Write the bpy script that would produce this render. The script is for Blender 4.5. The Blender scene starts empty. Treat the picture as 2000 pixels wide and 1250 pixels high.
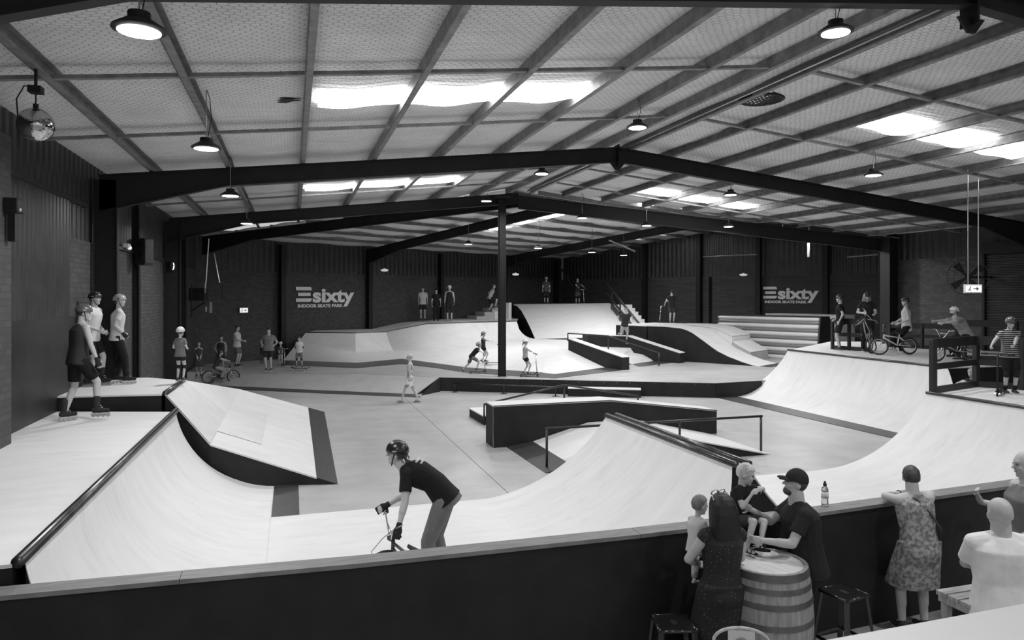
import bpy, bmesh, math, random
from mathutils import Vector as V, Matrix as M
random.seed(7)
R=math.radians
sc=bpy.context.scene; COL=sc.collection
F=1400.;YAW=R(17.0);PT=0.0;H=3.55
cy,sy=math.cos(YAW),math.sin(YAW);cp,sp=math.cos(PT),math.sin(PT)
def C(X,Y,z=0): return V((X*cy+Y*sy, -X*sy+Y*cy, z))          # metres right of / ahead of the viewer -> hall axes
def P(px,py,z):                                                # where a sight line meets the level z
    x=(px-1000)/F;u=(577-py)/F; Y=cp+u*sp; Z=-sp+u*cp; t=(z-H)/Z
    return C(x*t,Y*t,z)
def PD(px,D,z): return C((px-1000)/F*D,D,z)
def PDY(px,py,D):
    u=(577-py)/F; return C((px-1000)/F*D/(cp+u*sp),D,H+D*(-sp+u*cp)/(cp+u*sp))
# ---------------------------------------------------------------- materials
MATS={}
def mat(name,g,rough=.6,metal=0,var=0,scale=3,stretch=(1,1,1),bump=0,bscale=40,emit=0,spec=.5,coat=0):
    if name in MATS: return MATS[name]
    m=bpy.data.materials.new(name);m.use_nodes=True;nt=m.node_tree;b=nt.nodes['Principled BSDF']
    c=(g,g,g,1);b.inputs['Base Color'].default_value=c;b.inputs['Roughness'].default_value=rough
    b.inputs['Metallic'].default_value=metal;b.inputs['Specular IOR Level'].default_value=spec
    tc=nt.nodes.new('ShaderNodeTexCoord');mp=nt.nodes.new('ShaderNodeMapping');mp.inputs['Scale'].default_value=stretch
    nt.links.new(tc.outputs['Object'],mp.inputs['Vector'])
    n=nt.nodes.new('ShaderNodeTexNoise');n.inputs['Scale'].default_value=scale;n.inputs['Detail'].default_value=6;n.inputs['Roughness'].default_value=.6
    nt.links.new(mp.outputs[0],n.inputs['Vector'])
    r=nt.nodes.new('ShaderNodeValToRGB');v=max(var,.02)
    r.color_ramp.elements[0].position=.3;r.color_ramp.elements[1].position=.7
    lo=g*(1-v);hi=min(1,g*(1+v))
    r.color_ramp.elements[0].color=(lo,lo,lo,1);r.color_ramp.elements[1].color=(hi,hi,hi,1)
    nt.links.new(n.outputs['Fac'],r.inputs[0]);nt.links.new(r.outputs[0],b.inputs['Base Color'])
    if bump:
        n2=nt.nodes.new('ShaderNodeTexNoise');n2.inputs['Scale'].default_value=bscale;n2.inputs['Detail'].default_value=3
        nt.links.new(mp.outputs[0],n2.inputs['Vector'])
        bp=nt.nodes.new('ShaderNodeBump');bp.inputs['Strength'].default_value=bump;bp.inputs['Distance'].default_value=.02
        nt.links.new(n2.outputs['Fac'],bp.inputs['Height']);nt.links.new(bp.outputs[0],b.inputs['Normal'])
    if emit: b.inputs['Emission Color'].default_value=(1,1,1,1);b.inputs['Emission Strength'].default_value=emit
    MATS[name]=m;return m
def nodes(m): return m.node_tree,m.node_tree.nodes['Principled BSDF']
PLY=mat('birch_ply',.66,.5,var=.05,scale=1.2,stretch=(1,3,1),spec=.3)
# scuff streaks on the ply
def scuff(m,g):
    nt,b=nodes(m);tc=nt.nodes.new('ShaderNodeTexCoord');mp=nt.nodes.new('ShaderNodeMapping');mp.inputs['Scale'].default_value=(.7,3.4,.7)
    nt.links.new(tc.outputs['Object'],mp.inputs[0]);n=nt.nodes.new('ShaderNodeTexNoise');n.inputs['Scale'].default_value=1.7;n.inputs['Detail'].default_value=9;n.inputs['Roughness'].default_value=.68;n.inputs['Distortion'].default_value=.7
    nt.links.new(mp.outputs[0],n.inputs['Vector']);r=nt.nodes.new('ShaderNodeValToRGB');r.color_ramp.elements[0].position=.52;r.color_ramp.elements[0].color=(1,1,1,1)
    r.color_ramp.elements[1].position=.78;r.color_ramp.elements[1].color=(.86,.86,.86,1);nt.links.new(n.outputs['Fac'],r.inputs[0])
    mx=nt.nodes.new('ShaderNodeMix');mx.data_type='RGBA';mx.blend_type='MULTIPLY';mx.inputs[0].default_value=1
    src=b.inputs['Base Color'].links[0].from_socket;nt.links.new(src,mx.inputs[6]);nt.links.new(r.outputs[0],mx.inputs[7]);nt.links.new(mx.outputs[2],b.inputs['Base Color'])
scuff(PLY,.66)
PLY2=mat('grey_ply',.42,.5,var=.08,scale=2);scuff(PLY2,.42)
CONC=mat('polished_concrete',.39,.38,var=.16,scale=.9,stretch=(1,1,1),bump=.04,bscale=14);scuff(CONC,.42)
def concrete_chips(m):
    nt,b=nodes(m);tc=nt.nodes.new('ShaderNodeTexCoord');n=nt.nodes.new('ShaderNodeTexNoise');n.inputs['Scale'].default_value=2.6;n.inputs['Detail'].default_value=10;n.inputs['Roughness'].default_value=.75
    nt.links.new(tc.outputs['Object'],n.inputs['Vector']);r=nt.nodes.new('ShaderNodeValToRGB');r.color_ramp.elements[0].position=.66;r.color_ramp.elements[0].color=(0,0,0,1);r.color_ramp.elements[1].position=.7;r.color_ramp.elements[1].color=(.5,.5,.5,1)
    nt.links.new(n.outputs['Fac'],r.inputs[0]);mx=nt.nodes.new('ShaderNodeMix');mx.data_type='RGBA';mx.inputs[7].default_value=(.5,.5,.5,1)
    nt.links.new(r.outputs[0],mx.inputs[0]);src=b.inputs['Base Color'].links[0].from_socket;nt.links.new(src,mx.inputs[6]);nt.links.new(mx.outputs[2],b.inputs['Base Color'])
concrete_chips(CONC)
BLK=mat('black_ply',.017,.6,var=.25,scale=3,bump=.03,spec=.25)
BLK2=mat('black_panel',.018,.5,var=.3,scale=2)
STRIP=mat('steel_threshold',.055,.42,metal=.3,var=.25,scale=3,stretch=(6,1,1))
COPE=mat('steel_coping',.10,.3,metal=.9,var=.3,scale=6)
STEEL=mat('black_steel',.012,.55,var=.3,scale=4,spec=.35)
RAIL=mat('painted_rail',.02,.35,var=.2,scale=4)
PURL=mat('galvanised_purlin',.22,.5,metal=.2,var=.35,scale=5,stretch=(1,1,1))
CAP=mat('timber_cap',.17,.55,var=.3,scale=3,stretch=(1,8,1))
WOODBLK=mat('black_timber',.018,.5,var=.3)
LAMPON=mat('lamp_glow',1,.5,emit=22)
SKYP=mat('skylight_glow',1,.5,emit=8)
GALV=mat('bright_metal',.55,.25,metal=1,var=.1)
CHROME=mat('chrome',.7,.15,metal=1)
RUB=mat('rubber',.015,.7)
WHT=mat('white_paint',.62,.45)
LOGO=mat('logo_white_paint',.88,.6)
WOODB=mat('oak_staves',.26,.6,var=.35,scale=3,stretch=(9,9,.6),bump=.1,bscale=30)
WOODH=mat('barrel_head_wood',.62,.6,var=.15,scale=2,stretch=(8,1,1))
HOOP=mat('barrel_hoop',.14,.45,metal=.7,var=.25,scale=6)
def brick(name,g,mortar,axis):
    m=mat(name,g,.75);nt,b=nodes(m);tc=nt.nodes.new('ShaderNodeTexCoord');sx=nt.nodes.new('ShaderNodeSeparateXYZ');cb=nt.nodes.new('ShaderNodeCombineXYZ')
    nt.links.new(tc.outputs['Object'],sx.inputs[0]);ad=nt.nodes.new('ShaderNodeMath');ad.operation='ADD'
    nt.links.new(sx.outputs[0],ad.inputs[0]);nt.links.new(sx.outputs[1],ad.inputs[1]);nt.links.new(ad.outputs[0],cb.inputs[0]);nt.links.new(sx.outputs[2],cb.inputs[1])
    t=nt.nodes.new('ShaderNodeTexBrick');t.inputs['Scale'].default_value=1;t.inputs['Brick Width'].default_value=.24*axis;t.inputs['Row Height'].default_value=.1;t.inputs['Mortar Size'].default_value=.009
    t.inputs['Color1'].default_value=(g,g,g,1);t.inputs['Color2'].default_value=(g*.6,g*.6,g*.6,1);t.inputs['Mortar'].default_value=(mortar,)*3+(1,)
    nt.links.new(cb.outputs[0],t.inputs['Vector']);nt.links.new(t.outputs[0],b.inputs['Base Color'])
    bp=nt.nodes.new('ShaderNodeBump');bp.inputs['Strength'].default_value=.6;bp.inputs['Distance'].default_value=.01;bp.invert=True
    nt.links.new(t.outputs['Fac'],bp.inputs['Height']);nt.links.new(bp.outputs[0],b.inputs['Normal']);return m
BRICK=brick('dark_brick',.08,.045,1);BRICK2=brick('charcoal_brick',.062,.036,1.2)
SHEET=mat('dark_sheet_metal',.036,.4,metal=.1,var=.3,scale=2)
def foil():
    m=mat('foil_insulation',.74,.55,var=.1,scale=1.3,bump=.0,spec=.3);nt,b=nodes(m)
    tc=nt.nodes.new('ShaderNodeTexCoord');mp=nt.nodes.new('ShaderNodeMapping');mp.inputs['Scale'].default_value=(8,11,0);nt.links.new(tc.outputs['Object'],mp.inputs[0])
    nz=nt.nodes.new('ShaderNodeTexNoise');nz.inputs['Scale'].default_value=.35;nz.inputs['Detail'].default_value=2;nt.links.new(mp.outputs[0],nz.inputs['Vector'])
    def vm(op,a,b=None):
        n=nt.nodes.new('ShaderNodeVectorMath');n.operation=op
        for k,x in((0,a),(1,b)):
            if x is None: continue
            if isinstance(x,tuple): n.inputs[k].default_value=x
            else: nt.links.new(x,n.inputs[k])
        return n
    def mt(op,a,b=None):
        n=nt.nodes.new('ShaderNodeMath');n.operation=op
        for k,x in((0,a),(1,b)):
            if x is None: continue
            if isinstance(x,(int,float)): n.inputs[k].default_value=x
            else: nt.links.new(x,n.inputs[k])
        return n.outputs[0]
    wob=vm('SCALE',nz.outputs['Color']);wob.inputs[3].default_value=.7
    p=vm('ADD',vm('ADD',mp.outputs[0],wob.outputs[0]).outputs[0],(500.,500*1.7320508,0)).outputs[0];rv=(1.,1.7320508,1.);hv=(.5,.8660254,0)
    A1=vm('SUBTRACT',vm('MODULO',p,rv).outputs[0],hv).outputs[0];B1=vm('SUBTRACT',vm('MODULO',vm('SUBTRACT',p,hv).outputs[0],rv).outputs[0],hv).outputs[0]
    def hd(v):
        sx=nt.nodes.new('ShaderNodeSeparateXYZ');nt.links.new(vm('ABSOLUTE',v).outputs[0],sx.inputs[0])
        return mt('MAXIMUM',sx.outputs[0],mt('ADD',mt('MULTIPLY',sx.outputs[0],.5),mt('MULTIPLY',sx.outputs[1],.8660254)))
    dist=mt('SUBTRACT',.5,mt('MINIMUM',hd(A1),hd(B1)))
    r=nt.nodes.new('ShaderNodeValToRGB');r.color_ramp.elements[0].position=.02;r.color_ramp.elements[0].color=(.42,.42,.42,1);r.color_ramp.elements[1].position=.07;r.color_ramp.elements[1].color=(1,1,1,1)
    nt.links.new(dist,r.inputs[0]);mx=nt.nodes.new('ShaderNodeMix');mx.data_type='RGBA';mx.blend_type='MULTIPLY';mx.inputs[0].default_value=1
    src=b.inputs['Base Color'].links[0].from_socket;nt.links.new(src,mx.inputs[6]);nt.links.new(r.outputs[0],mx.inputs[7]);nt.links.new(mx.outputs[2],b.inputs['Base Color'])
    n2=nt.nodes.new('ShaderNodeTexNoise');n2.inputs['Scale'].default_value=1;n2.inputs['Detail'].default_value=8;mp2=nt.nodes.new('ShaderNodeMapping');mp2.inputs['Scale'].default_value=(1.2,7,1)
    nt.links.new(tc.outputs['Object'],mp2.inputs[0]);nt.links.new(mp2.outputs[0],n2.inputs['Vector']);bp=nt.nodes.new('ShaderNodeBump');bp.inputs['Strength'].default_value=.7;bp.inputs['Distance'].default_value=.12
    nt.links.new(n2.outputs['Fac'],bp.inputs['Height']);nt.links.new(bp.outputs[0],b.inputs['Normal']);return m
FOIL=foil()
# ---------------------------------------------------------------- mesh building
class MB:
    def __init__(s): s.v=[];s.f=[]
    def add(s,vs,fs):
        n=len(s.v);s.v+=[V(v) for v in vs];s.f+=[tuple(i+n for i in f) for f in fs];return s
    def box(s,c,d,rot=0,M3=None):
        c=V(c);d=V(d)*.5;m=M3 if M3 is not None else M.Rotation(rot,3,'Z')
        vs=[c+m@V((x*d.x,y*d.y,z*d.z)) for z in(-1,1) for y in(-1,1) for x in(-1,1)]
        return s.add(vs,[(0,2,3,1),(4,5,7,6),(0,1,5,4),(2,6,7,3),(0,4,6,2),(1,3,7,5)])
    def bar(s,a,b,w,h,up=(0,0,1)):
        a=V(a);b=V(b);d=(b-a);L=d.length
        if L<1e-6:return s
        y=d/L;u=V(up)
        if abs(y.dot(u))>.99:u=V((1,0,0))
        x=y.cross(u).normalized();z=x.cross(y)
        vs=[p+x*i*w/2+z*j*h/2 for p in(a,b) for j in(-1,1) for i in(-1,1)]
        return s.add(vs,[(0,1,3,2),(4,6,7,5),(0,4,5,1),(2,3,7,6),(0,2,6,4),(1,5,7,3)])
    def rings(s,rs,cap=True,close=False):
        n=len(rs[0]);vs=[p for r in rs for p in r];fs=[]
        k=len(rs)
        for i in range(k if close else k-1):
            for j in range(n):
                a=i*n+j;b=i*n+(j+1)%n;c=((i+1)%k)*n+(j+1)%n;d=((i+1)%k)*n+j
                fs.append((a,b,c,d))
        if cap and not close: fs.append(tuple(range(n))[::-1]);fs.append(tuple((k-1)*n+j for j in range(n)))
        return s.add(vs,fs)
    def tube(s,pts,r,n=10,cap=True,r2=None):
        pts=[V(p) for p in pts];rs=[];k=len(pts);rr=r if isinstance(r,(list,tuple)) else [r]*k
        px=None
        for i,p in enumerate(pts):
            t=(pts[min(i+1,k-1)]-pts[max(i-1,0)]).normalized()
            if px is None:
                px=t.cross(V((0,0,1)));px=V((1,0,0)) if px.length<.05 else px
            px=(px-t*px.dot(t))
            if px.length<1e-4: px=t.orthogonal()
            px.normalize();q=t.cross(px)
            rs.append([p+(px*math.cos(2*math.pi*j/n)+q*math.sin(2*math.pi*j/n))*rr[i] for j in range(n)])
        return s.rings(rs,cap)
    def caps(s,a,b,ra,rb,n=12):       # capsule with rounded ends
        a=V(a);b=V(b);d=(b-a)
        if d.length<1e-5: return s.ell(a,(ra,ra,ra))
        d.normalize();pts=[];r=[]
        for t in(.02,.35,.65,.9): an=t*math.pi/2;pts.append(a-d*ra*math.cos(an));r.append(ra*math.sin(an))
        pts.append(a);r.append(ra);pts.append(b);r.append(rb)
        for t in(.9,.65,.35,.02): an=t*math.pi/2;pts.append(b+d*rb*math.cos(an));r.append(rb*math.sin(an))
        return s.tube(pts,r,n)
    def ell(s,c,rad,m=None,nu=14,nv=9):
        c=V(c);m=m or M.Identity(3);rs=[]
        for i in range(nv+1):
            th=math.pi*(.02+.96*i/nv)
            rs.append([c+m@V((rad[0]*math.sin(th)*math.cos(2*math.pi*j/nu),rad[1]*math.sin(th)*math.sin(2*math.pi*j/nu),-rad[2]*math.cos(th))) for j in range(nu)])
        return s.rings(rs)
    def lathe(s,c,prof,n=32,m=None,hollow=False):
        c=V(c);m=m or M.Identity(3)
        return s.rings([[c+m@V((r*math.cos(2*math.pi*j/n),r*math.sin(2*math.pi*j/n),z)) for j in range(n)] for r,z in prof],not hollow,hollow)
    def torus(s,c,Rr,r,ax,n=28,k=8):
        c=V(c);ax=V(ax).normalized();u=ax.orthogonal().normalized();w=ax.cross(u);rs=[]
        for i in range(n):
            a=2*math.pi*i/n;d=u*math.cos(a)+w*math.sin(a)
            rs.append([c+d*(Rr+r*math.cos(2*math.pi*j/k))+ax*r*math.sin(2*math.pi*j/k) for j in range(k)])
        return s.rings(rs,close=True)
    def prism(s,poly,z0,z1):
        n=len(poly);vs=[V((p[0],p[1],z0)) for p in poly]+[V((p[0],p[1],z1)) for p in poly]
        return s.add(vs,[tuple(range(n))[::-1],tuple(range(n,2*n))]+[(i,(i+1)%n,n+(i+1)%n,n+i) for i in range(n)])
    def mesh(s,name):
        me=bpy.data.meshes.new(name);me.from_pydata([tuple(v) for v in s.v],[],s.f);me.update()
        bm=bmesh.new();bm.from_mesh(me);bmesh.ops.recalc_face_normals(bm,faces=bm.faces);bm.to_mesh(me);bm.free();return me
    def build(s,name,m,parent=None,smooth=False,bevel=0,me=None):
        me=me or s.mesh(name)
        o=bpy.data.objects.new(name,me);COL.objects.link(o);me.materials.append(m)
        if smooth:
            for p in me.polygons:p.use_smooth=True
            if smooth=='auto': 
                try: me.set_sharp_from_angle(angle=R(40))
                except Exception: pass
        if bevel:
            b=o.modifiers.new('b','BEVEL');b.width=bevel;b.segments=2;b.limit_method='ANGLE'
        if parent is not None:o.parent=parent
        return o
def tag(o,label=None,cat=None,group=None,kind=None):
    if label:o['label']=label
    if cat:o['category']=cat
    if group:o['group']=group
    if kind:o['kind']=kind
    return o
def thing(name,label,cat,loc=(0,0,0),rz=0,group=None):
    o=bpy.data.objects.new(name,None);COL.objects.link(o);o.location=loc;o.rotation_euler=(0,0,rz);o.empty_display_size=.1
    return tag(o,label,cat,group)
def struct(name,mb,m,smooth=False):
    return tag(mb.build(name,m,None,smooth),kind='structure')
def kids(o): return [c for c in COL.objects if c.parent==o]
def dup(o,loc,rz=None,label=None,parent=None):
    c=o.copy();COL.objects.link(c);c.parent=parent
    if parent is None:
        c.location=loc
        if rz is not None:c.rotation_euler=(0,0,rz)
        if label:c['label']=label
    for k in kids(o): dup(k,None,None,None,c)
    return c
# ---------------------------------------------------------------- building shell
SW,SE,RS=-4.12,23.5,8.19              # side walls and ridge line
def BT(s): return 7.44-.106*abs(s-RS)  # underside of purlins
def RZ(s): return BT(s)+.22
A=C(.24,27.25)                         # where the two roofs meet
CORN=C(-14.02,31.78);CORN.x=SW
PIER=C(15.55,29.4);PIER.x=SE
BEND=C(3.55,51.0)                      # far corner of back wall and end wall
E2=V((math.sin(R(42.4)+YAW),math.cos(R(42.4)+YAW),0))   # second wing's long axis
N2=V((-E2.y,E2.x,0))                   # towards the back wall
EW=-N2
QE=(BEND-A).dot(E2)                    # ridge length of second wing
def rhip(s): 
    return A.y+(RS-s)/(RS-SW)*(CORN.y-A.y) if s<=RS else A.y+(s-RS)/(SE-RS)*(PIER.y-A.y)
WB=(BEND-A).dot(N2);WF=(PIER-A).dot(-N2)
def grid(f,nu,nv):
    mb=MB();vs=[f(i/nu,j/nv) for j in range(nv+1) for i in range(nu+1)]
    return mb.add(vs,[(j*(nu+1)+i,j*(nu+1)+i+1,(j+1)*(nu+1)+i+1,(j+1)*(nu+1)+i) for j in range(nv) for i in range(nu)])
PS=[SW+.75+1.58*i for i in range(8)];PS=[-3.0,-1.43,.17,1.8,3.42,5.02,6.55,7.75]
PR=[8.63]+[16.38-x for x in PS[:-1][::-1]]+[20.9,22.4]
ALLP=sorted(PS+PR)
RF0=-3.
def sagz(s,r,amp=.08):
    prev=[p for p in ALLP if p<=s];nxt=[p for p in ALLP if p>s]
    a=prev[-1] if prev else SW;b=nxt[0] if nxt else SE
    t=(s-a)/(b-a+1e-6)
    st=[6.94,10.4,13.8,17.3,20.4,23.3,26.3,29.5,33];p0=[q for q in st if q<=r];p1=[q for q in st if q>r]
    c=p0[-1] if p0 else 3.4;d=p1[0] if p1 else 36;q=(r-c)/(d-c)
    return -amp*math.sin(math.pi*max(0,min(1,t)))**.8*(math.sin(math.pi*max(0,min(1,q)))**.6)*(.75+.25*math.sin(s*3.1+r))
def main(u,v,s0,s1):
    s=s0+u*(s1-s0);r=RF0+v*(rhip(s)-RF0);return V((s,r,RZ(s)+sagz(s,r)))
struct('ceiling',grid(lambda u,v:main(u,v,SW,RS),90,150),FOIL,True)
struct('ceiling',grid(lambda u,v:main(u,v,RS,SE),110,140),FOIL,True)
def Q(q,w,z): return A+E2*q+N2*w+V((0,0,z))
def hipq(w):
    if w>=0: c=CORN;wc=(c-A).dot(N2);return (c-A).dot(E2)*w/wc if w<=wc else (c-A).dot(E2)
    c=PIER;wc=(c-A).dot(N2);return (c-A).dot(E2)*w/wc
def RZ2(w): return RZ(RS)-.106*abs(w)
def wing(u,v,w0,w1):
    w=w0+u*(w1-w0);q=hipq(w)+v*(QE-hipq(w));p=Q(q,w,0);z=RZ2(w)-.07*abs(math.sin(w*2.0))*abs(math.sin(q));return V((p.x,p.y,z))
struct('ceiling',grid(lambda u,v:wing(u,v,0,WB),40,60),FOIL,True)
struct('ceiling',grid(lambda u,v:wing(u,v,0,-WF),40,60),FOIL,True)
# floors
mb=MB();mb.box((12,22,-.1),(44,62,.2));struct('floor',mb,CONC)
# walls: brick below, ribbed sheet above
def ribbed(a,b,z0,z1f,nrm,pitch=.3,dep=.03):
    a=V(a);b=V(b);L=(b-a).length;n=int(L/pitch*4);d=(b-a)/L;nrm=V(nrm);mb=MB();vs=[];k=0
    for i in range(n+1):
        t=i/n;p=a+(b-a)*t+nrm*(dep if (i//2)%2 else 0);vs+=[V((p.x,p.y,z0)),V((p.x,p.y,z1f(t)))]
    return mb.add(vs,[(2*i,2*i+2,2*i+3,2*i+1) for i in range(n)])
def wall(name,a,b,z1,m,th=.2,nrm=None):
    a=V(a);b=V(b);d=(b-a).normalized();o=V(nrm)*(-th/2);mb=MB();mb.bar(a+o+V((0,0,z1/2)),b+o+V((0,0,z1/2)),th,z1)
    return struct(name,mb,m)
BH=4.67
X1=V((1,0,0))
wall('wall_left',(SW,-3,0),(SW,CORN.y+.3,0),BH,BRICK,nrm=X1)
struct('wall_left',ribbed((SW-.02,-3,0),(SW-.02,CORN.y,0),BH,lambda t:RZ(SW)+.1,X1),SHEET)
wall('wall_back',CORN,BEND,BH,BRICK,nrm=-N2)
struct('wall_back',ribbed(CORN+N2*.02,BEND+N2*.02,BH,lambda t:RZ2(WB)+.3,-N2),SHEET)
EEND=BEND+EW*(WB+WF)
wall('wall_end',BEND,EEND,BH,BRICK2,nrm=-E2)
struct('wall_end',ribbed(BEND+E2*.02,EEND+E2*.02,BH,lambda t:RZ2(WB-t*(WB+WF))+.1,-E2),SHEET)
wall('wall_right',(SE,-3,0),(SE,PIER.y,0),BH+.3,BRICK,nrm=-X1)
struct('wall_right',ribbed((SE+.02,-3,0),(SE+.02,PIER.y,0),BH+.3,lambda t:RZ(SE)+.1,-X1),SHEET)
wall('wall_front_wing',PIER,PIER+E2*((EEND-PIER).dot(E2)),RZ2(WF),BRICK,nrm=N2)
# steel frames
def ibeam(mb,a,b,h0,h1,w=.17,t=.02,segs=1):
    """I-section hanging below the line a-b, depth h0 to h1"""
    a=V(a);b=V(b);d=(b-a);hd=V((d.x,d.y,0)).normalized();x=V((hd.y,-hd.x,0))
    def slab(p,q,dz0,dz1,e0,e1,ww):
        vs=[p+x*(-ww/2)+V((0,0,-dz0)),p+x*(ww/2)+V((0,0,-dz0)),p+x*(ww/2)+V((0,0,-dz1)),p+x*(-ww/2)+V((0,0,-dz1)),
            q+x*(-ww/2)+V((0,0,-e0)),q+x*(ww/2)+V((0,0,-e0)),q+x*(ww/2)+V((0,0,-e1)),q+x*(-ww/2)+V((0,0,-e1))]
        mb.add(vs,[(0,1,2,3),(4,7,6,5),(0,4,5,1),(1,5,6,2),(2,6,7,3),(3,7,4,0)])
    slab(a,b,0,t,0,t,w);slab(a,b,h0-t,h0,h1-t,h1,w);slab(a,b,t*.5,h0-t*.5,t*.5,h1-t*.5,.03)
def rafter(p,q,haunch_at=None,h=.40,big=.95,hl=2.6,name='roof_rafter'):
    mb=MB();p=V(p);q=V(q);L=(q-p).length
    if haunch_at=='p':
        m=p+(q-p)*(hl/L);ibeam(mb,p,m,big,h);ibeam(mb,m,q,h,h)
    elif haunch_at=='q':
        m=q+(p-q)*(hl/L);ibeam(mb,p,m,h,h);ibeam(mb,m,q,h,big)
    else: ibeam(mb,p,q,h,h)
    n=(q-p);n.z=0;n.normalize()
    return struct(name,mb,STEEL)
def col(p,z1,w=.2,d=.36,ax=(1,0,0),z0=0,name='steel_column'):
    mb=MB();p=V(p);ax=V(ax);y=V((-ax.y,ax.x,0));c=p+V((0,0,(z0+z1)/2));hh=z1-z0
    m=M((ax,y,V((0,0,1)))).transposed()
    mb.box(c+ax*(d/2-.01),(.02,w,hh),M3=m);mb.box(c-ax*(d/2-.01),(.02,w,hh),M3=m);mb.box(c,(d-.03,.03,hh),M3=m)
    return struct(name,mb,STEEL)
for r,zz in((6.98,.005),(17.3,0)):
    hh=.27 if zz else .4
    rafter((RS,r,BT(RS)+.02+zz),(SW+.15,r,BT(SW)+zz),'q',h=hh,big=.8);rafter((RS,r,BT(RS)+.02+zz),(SE-.15,r,BT(SE)+zz),'q',h=hh)
    col((SW+.28,r,0),BT(SW)-.1,d=.46);col((SE-.3,r,0),BT(SE)-.1,d=.5)
    mb=MB();mb.box((RS,r,BT(RS)-.2),(.03,.26,.56));mb.add([(RS-.22,r,7.05),(RS+.22,r,7.05),(RS+.06,r,6.86),(RS-.06,r,6.86),(RS-.22,r-.03,7.05),(RS+.22,r-.03,7.05),(RS+.06,r-.03,6.86),(RS-.06,r-.03,6.86)],[(0,1,2,3),(7,6,5,4),(0,4,5,1),(1,5,6,2),(2,6,7,3),(3,7,4,0)]);struct('ridge_plate',mb,STEEL)
a0=V((A.x,A.y,BT(RS)))
rafter(a0,(SW+.15,26.3,BT(SW)),'q',big=.8);col((SW+.28,26.3,0),BT(SW)-.1,d=.46)
rafter(a0+V((0,0,-.1)),(PIER.x-.2,PIER.y-.1,BT(SE)),None,h=.5)
rafter(a0+V((0,0,-.12)),(CORN.x+.3,CORN.y-.3,BT(SW)),'q',h=.42,big=.8)
col((PIER.x-.3,PIER.y-.3,0),BT(SE)+.6,w=.5,d=.7)
def bz(w): return RZ2(w)-.22
def wq(q,w,dz=0): p=Q(q,w,0);return V((p.x,p.y,bz(w)+dz))
tb=lambda px:None
def tq(px):   # distance along back wall (from ridge origin) seen at column px
    rho=(px-1000)/F;b0=A+N2*WB
    # solve (b0+E2 q) in viewer axes
    Xc=lambda p:p.x*cy-p.y*sy;Yc=lambda p:p.x*sy+p.y*cy
    return -(Xc(b0)-rho*Yc(b0))/(Xc(E2)-rho*Yc(E2))
for px in(717,980):
    q=tq(px);rafter(wq(q,0),wq(q,WB-.2),'q',h=.42,big=.75)
    rafter(wq(q,0),wq(q,-WF),None,h=.42) if px==980 else None
for px in(547,717,857,980,1082,1160): p=Q(tq(px),WB-.2,0);col(p,bz(WB),ax=N2,d=.3,w=.25)
def eu(px):
    rho=(px-1000)/F;Xc=lambda p:p.x*cy-p.y*sy;Yc=lambda p:p.x*sy+p.y*cy
    return -(Xc(BEND)-rho*Yc(BEND))/(Xc(EW)-rho*Yc(EW))
for px in(1262,1368,1484,1615): p=BEND+EW*eu(px)-E2*.16;col(p,RZ2(WB-eu(px))-.1,ax=E2,d=.3,w=.28)
p=BEND+EW*eu(1388)-E2*.08;mb=MB();mb.bar(p,p+V((0,0,BH)),.12,.12);struct('downpipe',mb,STEEL)
# the tall centre column
cc=C(-.375,27.0);col(cc,BT(cc.x)-.2,w=.34,d=.3,ax=(cy,-sy,0),z0=.5)
mb=MB();mb.box((cc.x,cc.y,BT(cc.x)-.13),(.6,.5,.1),-YAW);struct('column_head_plate',mb,STEEL)
# purlins: C section
def purlin(a,b,side=1,h=.21,w=.10,t=.012,name='purlin'):
    a=V(a);b=V(b);d=(b-a).normalized();x=V((d.y,-d.x,0)).normalized()*side;mb=MB()
    for(c0,ww,z0,z1)in((0,t,0,h),(w/2,w,0,t),(w/2,w,h-t,h),(w-t/2,t,t,.03)):
        vs=[p+x*(c0+i*ww/2)+V((0,0,zz)) for p in(a,b) for zz in(z0,z1) for i in(-1,1)]
        mb.add(vs,[(0,1,3,2),(4,6,7,5),(0,4,5,1),(2,3,7,6),(0,2,6,4),(1,5,7,3)])
    return struct(name,mb,PURL)
for s in PS: purlin((s,RF0,BT(s)+.01),(s,rhip(s)-.1,BT(s)+.01),1)
for s in PR: purlin((s,RF0,BT(s)+.01),(s,rhip(s)-.1,BT(s)+.01),-1)
w=1.
for w in[.45+1.62*i for i in range(8)]:
    if w<WB-.2: purlin(wq(hipq(w)+.1,w,.01),wq(QE,w,.01),1)
for w in[-.45-1.62*i for i in range(7)]:
    if -w<WF-.2: purlin(wq(hipq(w)+.1,w,.01),wq(QE,w,.01),-1)
# bridging straps between the purlins, one run per third of each bay
def strap(r):
    seg=[x for x in ALLP if not(7.7<x<8.7)]
    for side in(0,1):
        ss=[x for x in ([SW]+PS if side==0 else PR+[SE]) ]
        for i in range(len(ss)-1):
            a,b=ss[i],ss[i+1]
            if rhip(a)<r or rhip(b)<r: continue
            mb=MB();mb.bar((a+.01,r,BT(a)+.05),(b-.01,r,BT(b)+.05),.09,.05);struct('purlin_bridging',mb,PURL)
for r in(3.5,10.4,13.9,20.4,23.2):strap(r)
for s in(RS+.05,): 
    mb=MB();mb.bar((s,RF0,7.38),(s,A.y-1,7.38),.05,.05);struct('ridge_conduit',mb,GALV)
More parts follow.
